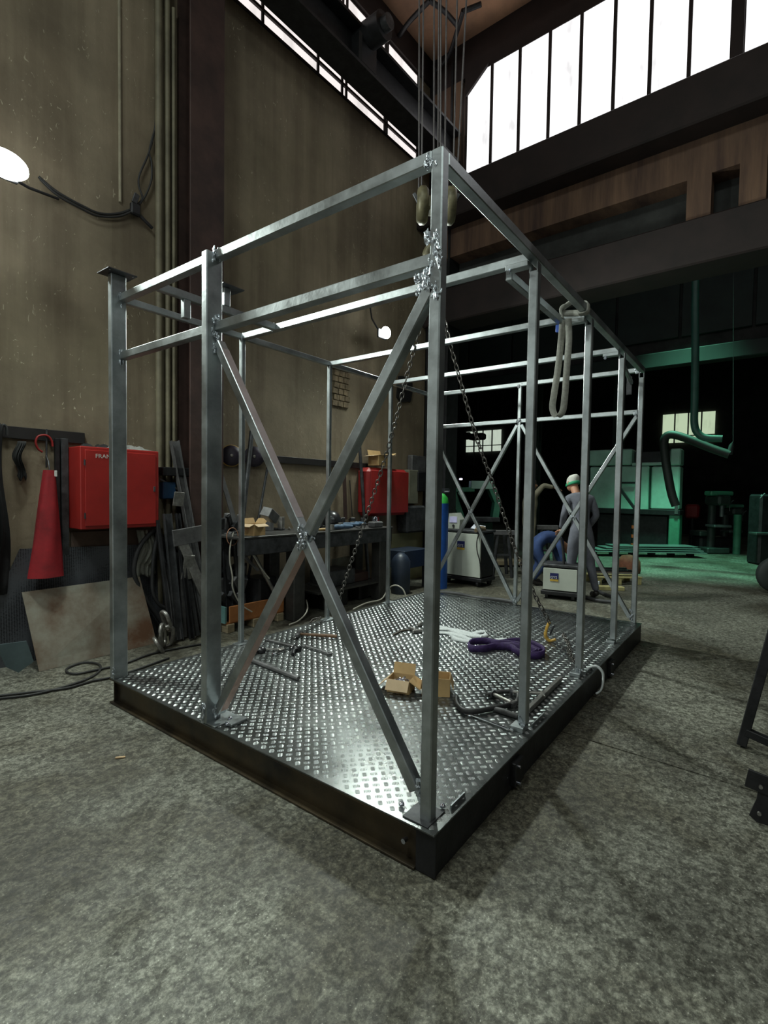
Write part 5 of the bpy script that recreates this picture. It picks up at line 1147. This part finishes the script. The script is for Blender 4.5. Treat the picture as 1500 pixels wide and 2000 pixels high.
# ---------------------------------------------------------------- people
skin = mat('skin', (.42, .21, .13), .55, 0, .1, 8)
def body(name, J, E, m, par, sub=1):
    me = bpy.data.meshes.new(name); me.from_pydata([j[0] for j in J], E, []); o = bpy.data.objects.new(name, me); C.objects.link(o); o.parent = par
    md = o.modifiers.new('skin', 'SKIN'); sd = o.modifiers.new('sub', 'SUBSURF'); sd.levels = sub; sd.render_levels = sub; md.use_smooth_shade = True
    for i, j in enumerate(J): me.skin_vertices[0].data[i].radius = (j[1], j[2] if len(j) > 2 else j[1])
    me.skin_vertices[0].data[0].use_root = True
    bpy.context.view_layer.update(); dg = bpy.context.evaluated_depsgraph_get(); nm_ = bpy.data.meshes.new_from_object(o.evaluated_get(dg)); o.modifiers.clear(); o.data = nm_; nm_.materials.clear(); nm_.materials.append(m); nm_.name = name
    return o
def hand(par, wrist, dirv, up, name='hand'):
    dirv = dirv.normalized(); side = dirv.cross(up).normalized(); J = [(wrist, .022)]; E = []
    J.append((wrist+dirv*.045, .030, .018)); E.append((0, 1)); J.append((wrist+dirv*.085, .034, .016)); E.append((1, 2))
    for k, (of, ln) in enumerate(((-.03, .062), (-.010, .072), (.011, .068), (.030, .052))):
        i = len(J); J.append((wrist+dirv*.095+side*of, .0095)); J.append((wrist+dirv*(.095+ln*.55)+side*of*1.05-up*.008, .009)); J.append((wrist+dirv*(.095+ln)+side*of*1.05-up*.024, .008)); E += [(2, i), (i, i+1), (i+1, i+2)]
    i = len(J); J.append((wrist+dirv*.04-side*.038, .012)); J.append((wrist+dirv*.085-side*.06-up*.01, .010)); E += [(1, i), (i, i+1)]
    return body(name, J, E, skin, par)
def head(par, c, face, up, cap=None, hair=None):
    face = face.normalized(); side = face.cross(up).normalized(); R = Matrix((side, face, up)).transposed()
    b = MB(); n0 = len(b.v); b.blob((0, 0, 0), .105, 2, 0, (.76, .92, 1.12), seed=1)
    b.v = [tuple(R @ Vector((v[0]*(1-.22*max(0, -v[2]/.12)), v[1]*(1-.05*max(0, -v[2]/.12)), v[2]))+c) for v in b.v]; b.build('head', skin, par)
    f = MB(); f.blob(c+R @ Vector((0, .10, -.012)), .016, 1, 0, (.8, 1.1, 1.5), seed=1); f.build('nose', skin, par)
    for s_ in (-1, 1):
        MB().blob(c+R @ Vector((s_*.030, .088, .015)), .011, 1, 0, (1, 1, .7), seed=1).build('eye', mat('eye_dark', (.05, .04, .04), .3), par)
        MB().blob(c+R @ Vector((s_*.082, -.005, 0)), .022, 1, 0, (.4, 1, 1.5), seed=1).build('ear', skin, par)
    MB().box(c+R @ Vector((0, .088, -.055)), (.045, .012, .008), R, .002).build('mouth', mat('lip', (.28, .10, .09), .5), par)
    hb = MB(); hb.lathe([(.094, -.01), (.098, .03), (.090, .075), (.060, .105), (0, .118)], (0, 0, 0), None, 22)
    hb.v = [tuple(R @ Vector((v[0]*.86, v[1]*1.05-.008, v[2]*1.05+.008))+c) for v in hb.v]; hb.build('cap' if cap else 'hair', cap or hair, par)
    if cap:
        hb = MB(); hb.lathe([(.097, -.028), (.105, -.020), (.103, .012), (.097, .014)], (0, 0, 0), None, 22)
        hb.v = [tuple(R @ Vector((v[0]*.88, v[1]*1.08-.008, v[2]))+c) for v in hb.v]; hb.build('cap_band', mat('cap_green', (.02, .28, .13), .7), par)
coverm = mat('grey_coveralls', (.13, .135, .165), .85, 0, .3, 5, .5, 14); bluem2 = mat('blue_coveralls', (.030, .060, .17), .85, 0, .3, 5, .5, 14); khaki = mat('khaki_sleeve', (.22, .20, .14), .85, 0, .2, 5, .3, 14)
bootm = mat('black_boot', (.02, .018, .016), .5)
UP = Vector((0, 0, 1))
def boots(par, ankles, dirv):
    for a in ankles:
        a = Vector(a); body('boot', [(a+UP*.02, .052), (Vector((a.x, a.y, a.z-.045)), .050), (Vector((a.x, a.y, a.z-.052))+dirv*.10, .046, .040), (Vector((a.x, a.y, a.z-.058))+dirv*.20, .040, .030)], [(0, 1), (1, 2), (2, 3)], bootm, par)
# A : capped worker, back to the camera
PA = onz(1140, 1168); A = thing('person', 'person in grey coveralls and a white cap with green band, standing with back turned', 'person', PA)
def L(x, z, f=0.): return RH*x+FH*f+Vector((0, 0, z))
J = [(L(-.06, .94), .135, .115), (L(-.07, 1.10, .02), .130, .110), (L(-.07, 1.28, .04), .155, .115), (L(-.08, 1.42, .07), .140, .095), (L(-.10, 1.52, .12), .055),
     (L(-.24, 1.43, .06), .062), (L(-.31, 1.20, .02), .052), (L(-.28, .99, .20), .040), (L(.09, 1.43, .06), .062), (L(.16, 1.20, .02), .052), (L(.12, 1.0, .22), .040),
     (L(-.16, .86), .100), (L(-.18, .50, .04), .070), (L(-.20, .10, -.02), .050), (L(.04, .86), .100), (L(.10, .50, .06), .070), (L(.17, .10, -.02), .050)]
E = [(0, 1), (1, 2), (2, 3), (3, 4), (3, 5), (5, 6), (6, 7), (3, 8), (8, 9), (9, 10), (0, 11), (11, 12), (12, 13), (0, 14), (14, 15), (15, 16)]
body('coveralls', J, E, coverm, A, 2); MB().cyl(L(-.10, 1.48, .11), L(-.12, 1.60, .17), .058, 14).build('neck', skin, A)
head(A, L(-.135, 1.655, .20), (FH*.8-RH*.35-UP*.25), UP, cap=mat('cap_white', (.55, .55, .50), .8))
hand(A, L(-.28, .97, .22), (FH-UP*.5), UP); hand(A, L(.12, .98, .24), (FH-UP*.5), UP); boots(A, [L(-.20, .10, -.02), L(.17, .10, -.02)], FH*.9)
# B : worker in blue bending over
PB = onz(1048, 1142); Bp = thing('person', 'person in blue work clothes bending over low beside the work stand', 'person', PB)
J = [(L(-.05, .72), .150, .130), (L(.10, .80, .02), .140, .120), (L(.26, .80, .04), .150, .115), (L(.38, .72, .05), .110, .09), (L(.44, .66, .06), .052),
     (L(.33, .66, -.10), .060), (L(.38, .44, -.14), .048), (L(.44, .28, -.06), .036), (L(.33, .66, .18), .060), (L(.40, .44, .20), .048), (L(.46, .28, .12), .036),
     (L(-.06, .62, -.08), .105), (L(.08, .36, -.10), .070), (L(-.10, .10, -.08), .050), (L(-.06, .62, .10), .105), (L(.08, .36, .12), .070), (L(-.08, .10, .10), .050)]
body('work_clothes', J, E, bluem2, Bp, 2); MB().cyl(L(.42, .68, .06), L(.50, .62, .06), .055, 14).build('neck', skin, Bp)
head(Bp, L(.57, .60, .06), (RH*.5-UP*.8), (RH*.8+UP*.45).normalized(), hair=mat('dark_hair', (.03, .02, .015), .7))
hand(Bp, L(.44, .27, -.05), (RH*.4-UP), FH); hand(Bp, L(.46, .27, .12), (RH*.4-UP), FH); boots(Bp, [L(-.10, .10, -.08), L(-.08, .10, .10)], RH*.9)
# C : worker almost hidden by the post, arm stretched out
PC = onz(1031, 1121); Cp = thing('person', 'person mostly hidden by the first right post, stretching an arm out to the right', 'person', PC)
J = [(L(0, .94), .11, .13), (L(0, 1.10), .105, .125), (L(.0, 1.28), .11, .15), (L(.0, 1.42), .09, .13), (L(0, 1.52, .0), .052),
     (L(.04, 1.46, -.14), .060), (L(.20, 1.66, -.16), .050), (L(.38, 1.62, -.16), .038), (L(.0, 1.43, .16), .058), (L(.0, 1.18, .18), .048), (L(.04, .96, .14), .038),
     (L(0, .86, -.08), .095), (L(.02, .50, -.09), .068), (L(0, .10, -.09), .050), (L(0, .86, .08), .095), (L(.02, .50, .09), .068), (L(0, .10, .09), .050)]
body('work_clothes', J, E, khaki, Cp, 2); MB().cyl(L(0, 1.48), L(.01, 1.60, 0), .055, 14).build('neck', skin, Cp)
head(Cp, L(.02, 1.66), RH, UP, hair=MATS['dark_hair']); hand(Cp, L(.38, 1.62, -.16), (RH-UP*.25), UP); hand(Cp, L(.04, .95, .14), (-UP+RH*.2), RH); boots(Cp, [L(0, .10, -.09), L(0, .10, .09)], RH*.9)

# ---------------------------------------------------------------- pallets, shafts
def pallet(P, rz, w_, d_, lab, m=wood, n=5):
    t = thing('pallet', lab, 'pallet', P, rz)
    for k in range(n): MB().box((0, -d_/2+d_*(k+.5)/n, .125), (w_, d_/n*.72, .022), None, .003).build('plank', m, t)
    for x in (-w_/2+.06, 0, w_/2-.06):
        for y in (-d_/2+.07, d_/2-.07): MB().box((x, y, .057), (.10, .10, .11), None, .004).build('block', m, t)
    return t
pw = mat('yellow_timber', (.42, .38, .17), .8, 0, .3, 6, .2, 12)
PP = onz(1195, 1138); pallet(PP, YAW-PI/2+.05, .80, .5, 'pale yellow timber pallet carrying the chromed shafts', pw)
for i, (dy, r_, h0) in enumerate(((-.12, .055, 0), (.06, .06, 0))):
    a = PP+RH*(-.36)+FH*dy+Vector((0, 0, .136+r_)); o = MB().cyl(a, a+RH*.62, r_, 20).build('chromed_shaft', chrome); tag(o, ['polished steel shaft nearest the camera on the pale pallet', 'polished steel shaft lying behind the first on the pale pallet'][i], 'shaft')
P = onz(1190, 1152); o = MB().box((0, 0, .03), (.42, .14, .06), Euler((0, 0, 0)).to_matrix(), .006).build('broken_plank', pw); o.location = P; o.rotation_euler = (0, 0, YAW-PI/2-.1); tag(o, 'splintered yellow plank on the floor in front of the pale pallet', 'plank')
P = onz(1168, 1142); o = MB().box((0, 0, .035), (.09, .07, .06), None, .008).build('white_carton', mat('white_card', (.55, .6, .62), .7)); o.location = P; tag(o, 'small white box on the floor beside the splintered plank', 'box')
P = onz(1228, 1118); o = MB().lathe([(.0, 0), (.20, 0), (.21, .05), (.20, .22), (.14, .32), (0, .35)], (0, 0, 0), None, 22).build('rusty_pot', mat('rust_brown', (.20, .075, .04), .8, 0, .4, 8, .2, 20)); o.location = P; tag(o, 'rounded rust-brown bell-shaped casting behind the chromed shafts', 'casting')
P = onz(1235, 1085); bp_ = thing('banded_pole', 'black pole with three orange bands standing by the green machine', 'pole', P); zt5 = onP(1235, 1015, P).z
MB().cyl((0, 0, 0), (0, 0, zt5), .04, 10).build('pole', blacksteel, bp_)
for y in (1029, 1047, 1064): z = onP(1235, y, P).z; MB().cyl((0, 0, z-.04), (0, 0, z+.04), .047, 12).build('band', mat('orange_band', (.55, .10, .03), .6), bp_)
# low stack of green-lit sheets on pallets
P = onz(1265, 1086); st = thing('sheet_stack', 'low stack of pale sheets lying on pallets in front of the big green machine', 'sheet stack', P, YAW-PI/2)
lft = -(onP(1265, 1086, P)-onP(1150, 1086, P)).length; rgt = (onP(1372, 1086, P)-onP(1265, 1086, P)).length; z0_ = onP(1265, 1078, P).z; z1_ = onP(1265, 1062, P).z
palem = mat('pale_sheet', (.20, .26, .25), .35, .3, .2, 3)
for k in range(4): MB().box(((lft+rgt)/2+.08*k-.1, -.05+.03*k, z0_+.02+(z1_-z0_)*k/4.5), (rgt-lft-.25*k, .5, .022), Euler((0, 0, .03*(k-1.5))).to_matrix(), .003).build('sheet', palem, st)
for k in range(6): MB().box((lft+.15+k*(rgt-lft-.4)/5, .1, z0_/2), (.14, .14, z0_), None, .01).build('block', darksteel, st)
# big green machine
MS = 13.5
gm_ = thing('press_machine', 'big sea-green machine with rounded panels and dark base beyond the green-lit floor', 'machine', B(MS, 1.25, 0), BA)
def pm(x, y): return tob(ons(x, y, MS))
def panel(x0, y0, x1, y1, name, m, d0=0., dep=.1, ch=.03, par=gm_):
    n0, z0_ = pm(x0, y1)[1]-1.25, pm((x0+x1)/2, y1)[2]; n1, z1_ = pm(x1, y0)[1]-1.25, pm((x0+x1)/2, y0)[2]
    return MB().box((d0+dep/2, (n0+n1)/2, (z0_+z1_)/2), (dep, abs(n0-n1), z1_-z0_), None, ch).build(name, m, par)
panel(1150, 911, 1268, 995, 'front_panel', sea, -.02, .5, .03); panel(1270, 911, 1329, 995, 'front_panel', sea, -.02, .5, .03)
panel(1150, 878, 1234, 909, 'upper_cover', sea, 0, .5); panel(1309, 876, 1331, 909, 'upper_cover', sea, -.05, .5); panel(1234, 903, 1309, 909, 'ledge', sea, .0, .5, .01); panel(1234, 880, 1309, 903, 'recess', blacksteel, .3, .2, .01)
panel(1150, 994, 1329, 1004, 'dark_beam', blacksteel, -.04, .6, .01); panel(1304, 1005, 1328, 1070, 'side_leg', grn, 0, .4, .02); panel(1160, 1005, 1303, 1072, 'dark_base', blacksteel, .2, .4, .03); panel(1318, 985, 1326, 1004, 'hinge_plate', gr, -.08, .03, .005)
GI = (Matrix.Translation(gm_.location) @ Matrix.Rotation(BA, 4, 'Z')).inverted()
bar = lambda x0, y0, x1, y1, m, nm, r_: MB().beam(B(MS-.12, pm(x0, y0)[1], pm(x0, y0)[2])-Vector(gm_.location), B(MS-.12, pm(x1, y1)[1], pm(x1, y1)[2])-Vector(gm_.location), r_, r_, ch=.004).build(nm, m, None)
o = MB().beam(B(MS-.1, pm(1210, 943)[1], pm(1210, 943)[2]), B(MS-.1, pm(1242, 943)[1], pm(1242, 943)[2]), .04, .05).build('handrail', blacksteel, gm_); o.matrix_parent_inverse = GI
o = MB().beam(B(MS-.3, pm(1213, 950)[1], pm(1213, 950)[2]), B(MS-.3, pm(1245, 993)[1], pm(1245, 993)[2]), .09, .07).build('strut', blacksteel, gm_); o.matrix_parent_inverse = GI
# ducts
ductm = mat('duct_green', (.025, .10, .075), .5, 0, .2, 3); ddark = mat('duct_black', (.012, .02, .016), .6)
PS = 10.0; dm0 = mat('bracket_grey', (.03, .035, .035), .7)
dp = [ons(x, y, PS) for x, y in ((1358, 560), (1358, 690), (1357, 780), (1356, 825), (1362, 845), (1378, 855), (1411, 857))]
dp.insert(0, Vector((dp[0].x, dp[0].y, 7.598)))
o = MB().tube(curve_pts(dp, 6), .068, 14).build('duct_pipe', ductm); tag(o, 'green extraction pipe dropping and bending right before the far window', 'pipe')
dp = [ons(x, y, PS+.6) for x, y in ((1425, 888), (1390, 876), (1345, 858), (1312, 849), (1298, 858), (1299, 890), (1305, 930), (1312, 965), (1320, 988))]
o = MB().tube(curve_pts(dp, 6), .085, 14).build('duct_hose', ddark); tag(o, 'black flexible extraction hose arching over the big green machine', 'hose')
o = MB().tube([ons(1425, 888, PS+.6), ons(1429, 870, PS+.6), ons(1432, 862, PS+.6), ons(1433, 300, PS+.6)], [.05, .045, .006, .003], 10).build('hose_bracket', dm0); tag(o, 'small grey bracket holding the end of the black extraction hose', 'bracket')
# red box, drills and dark machines at the right
q_ = onz(1350, 1072); t = thing('red_control_box', 'red control box on a dark post right of the big green machine', 'control box', q_, BA)
za, zb_ = onP(1350, 1012, q_).z, onP(1350, 985, q_).z; wd_ = (onP(1362, 1000, q_)-onP(1338, 1000, q_)).length
MB().box((0, 0, (za+zb_)/2), (wd_, wd_, zb_-za), None, .05).build('box', mat('dull_red', (.30, .015, .02), .5), t); MB().cyl((0, 0, 0), (0, 0, za), .06, 10).build('post', blacksteel, t)
dm = mat('drill_grey_green', (.045, .06, .055), .5, .2, .3, 4); dl = mat('drill_pale', (.16, .17, .18), .4, .4, .3, 6)
def drill(x, yb, yt, lab, sc_=1.):
    P = onz(x, yb); H_ = onP(x, yt, P).z; t = thing('drill_press', lab, 'drill press', P, YAW-PI/2)
    MB().box((0, 0, .08), (.6*sc_, .5, .16), None, .03).build('base', dm, t); MB().cyl((0, .1, .1), (0, .1, H_*.95), .10, 16).build('column', dm, t)
    MB().box((0, -.12, H_*.86), (.34*sc_, .62, H_*.16), None, .05).build('head', dm, t); MB().box((0, -.15, H_*.97), (.6*sc_, .3, H_*.07), None, .04).build('belt_cover', grn, t)
    MB().cyl((.0, -.3, H_*.78), (0, -.3, H_*.60), .05, 12).build('spindle', dl, t); MB().box((0, -.18, H_*.45), (.45*sc_, .4, .06), None, .01).build('table', dl, t); MB().cyl((.2, -.1, H_*.84), (.28, -.1, H_*.84), .14, 16).build('pulley', dl, t)
    for k in range(3): a_ = 2*PI*k/3+.4; MB().cyl((.19, -.3, H_*.8), (.19, -.3+.18*math.cos(a_), H_*.8+.18*math.sin(a_)), .012, 6).build('handle', dl, t)
drill(1392, 1080, 960, 'dark column drill with pale fittings right of the red control box'); drill(1418, 1078, 985, 'smaller dark column drill beside the first one', .8)
P = onz(1438, 1082); o = MB().cyl(P, P+Vector((0, 0, onP(1438, 1005, P).z)), .09, 14).build('green_drum', grn); tag(o, 'narrow green cylinder standing right of the column drills', 'drum')
P = onz(1400, 1079); t = thing('machine_bed', 'low dark machine bed on the floor below the column drills', 'machine', P, YAW-PI/2); MB().box((0, .2, .22), (.9, .4, .40), None, .05).build('bed', blacksteel, t); MB().box((-.3, .2, .50), (.4, .5, .14), None, .03).build('carriage', dm, t)
P = onz(1492, 1110); t = thing('workshop_machine', 'dark machine with a small pale lever at the right edge of the picture', 'machine', P+FH*.5+RH*.35, YAW-PI/2); zz = onP(1490, 965, P).z
MB().box((.20, .2, zz/2), (.6, .4, zz), None, .04).build('body', blacksteel, t); MB().beam((-.24, -.16, zz-.10), (-.14, -.16, zz+.02), .02, .03).build('lever', dl, t); MB().box((.1, -.05, zz*.45), (.8, .25, .05), None, .01).build('shelf', dm, t)
P = onz(1516, 1158); wheel = thing('trolley_wheel', 'dark rubber trolley wheel with a yellow fork at the right edge', 'wheel', P, YAW-PI/2)
rw = (onP(1500, 1158, P)-onP(1500, 1088, P)).length/2
MB().lathe([(rw*.45, -.07), (rw*.95, -.07), (rw, -.03), (rw, .03), (rw*.95, .07), (rw*.45, .07)], (0, 0, rw), (.2, 1, 0), 28).build('tyre', mat('rubber', (.02, .028, .026), .7), wheel); MB().lathe([(.0, -.05), (rw*.46, -.05), (rw*.46, .05), (0, .05)], (0, 0, rw), (.2, 1, 0), 20).build('hub', gr, wheel)
MB().beam((0, -.09, rw), (.0, -.09, rw*2.35), .05, .05).build('fork', yel, wheel)
# hoist silhouette before the left far window
hc = ons(932, 853, 14.0); t = thing('hoist', 'black hoist body hanging in front of the small far window', 'hoist', hc, BA)
MB().box((0, 0, 0), (.35, .55, .22), None, .05).build('body', blacksteel, t); MB().cyl((0, .30, .05), (0, .50, .05), .13, 14).build('motor', blacksteel, t)
MB().cyl((0, 0, .1), (0, 0, 7.55-hc.z), .02, 6).build('chain', blacksteel, t); MB().cyl((0, .1, -.1), (0, .1, -1.0), .012, 6).build('pendant_cable', blacksteel, t)
# black stand at the right foreground
kd = thing('steel_stand', 'black steel stand with holed plates, partly cut by the right edge of the picture', 'stand', (2.0, -1.0, 0))
KO = Vector((2.0, -1.0, 0)); FA = onz(1448, 1455, .01)
def K(x, y, X=None): return onX(x, y, X or FA.x)-KO
topp = K(1500, 1268); dd = (topp-(FA-KO)); TT = (FA-KO)+dd*1.9; MB().beam(FA-KO, TT, .045, .05).build('leg', blacksteel, kd)
MB().beam(TT+Vector((0, .02, 0)), TT+Vector((0, -1.0, 0)), .05, .05).build('top_bar', blacksteel, kd)
MB().beam(TT+Vector((0, -.98, 0)), Vector((FA.x-KO.x, TT.y-1.35, .01)), .045, .05).build('leg', blacksteel, kd)
rl = Vector((TT.x-.75, 0, 0)); MB().beam(TT+Vector((0, -.5, 0)), Vector((onz(1488, 1608, .01).x-KO.x+.02, TT.y-.45, .01)), .045, .05).build('leg', blacksteel, kd)
MB().beam(K(1455, 1428), K(1455, 1428)+(K(1500, 1448)-K(1455, 1428))*4, .05, .045).build('cross_bar', blacksteel, kd)
PB2 = onz(1488, 1608, .01); X2 = PB2.x
c4 = [K(1470, 1598, X2), K(1500, 1612, X2), K(1500, 1545, X2), K(1476, 1535, X2)]
MB().beam(K(1458, 1518, X2), K(1458, 1518, X2)+(K(1500, 1535, X2)-K(1458, 1518, X2))*4.0, .012, .085, ch=.002).build('holed_plate', blacksteel, kd)
pl = [K(x, y, X2) for x, y in ((1463, 1592), (1478, 1606), (1500, 1613), (1500, 1540), (1482, 1532), (1478, 1560))]
pl += [pl[3]+Vector((0, -.12, 0)), ]
b = MB(); q5 = [pl[0], pl[1], pl[2], Vector((pl[2].x, pl[2].y-.10, pl[2].z)), Vector((pl[3].x, pl[3].y-.10, pl[3].z)), pl[3], pl[4], pl[5]]; n5 = len(q5)
b.add(q5+[v+Vector((.012, 0, 0)) for v in q5], [tuple(range(n5)), tuple(range(2*n5-1, n5-1, -1))]+[(i, n5+i, n5+(i+1) % n5, (i+1) % n5) for i in range(n5)]); b.build('holed_plate', blacksteel, kd)
for (x, y) in ((1486, 1536), (1483, 1588)): a = K(x, y, X2-.012); MB().cyl(a, a+Vector((-.012, 0, 0)), .008, 10).build('bolt', sil, kd)
MB().beam(K(1500, 1448)+Vector((0, -.25, 0)), K(1500, 1535, X2)+Vector((0, -.12, 0)), .05, .05).build('side_bar', blacksteel, kd)
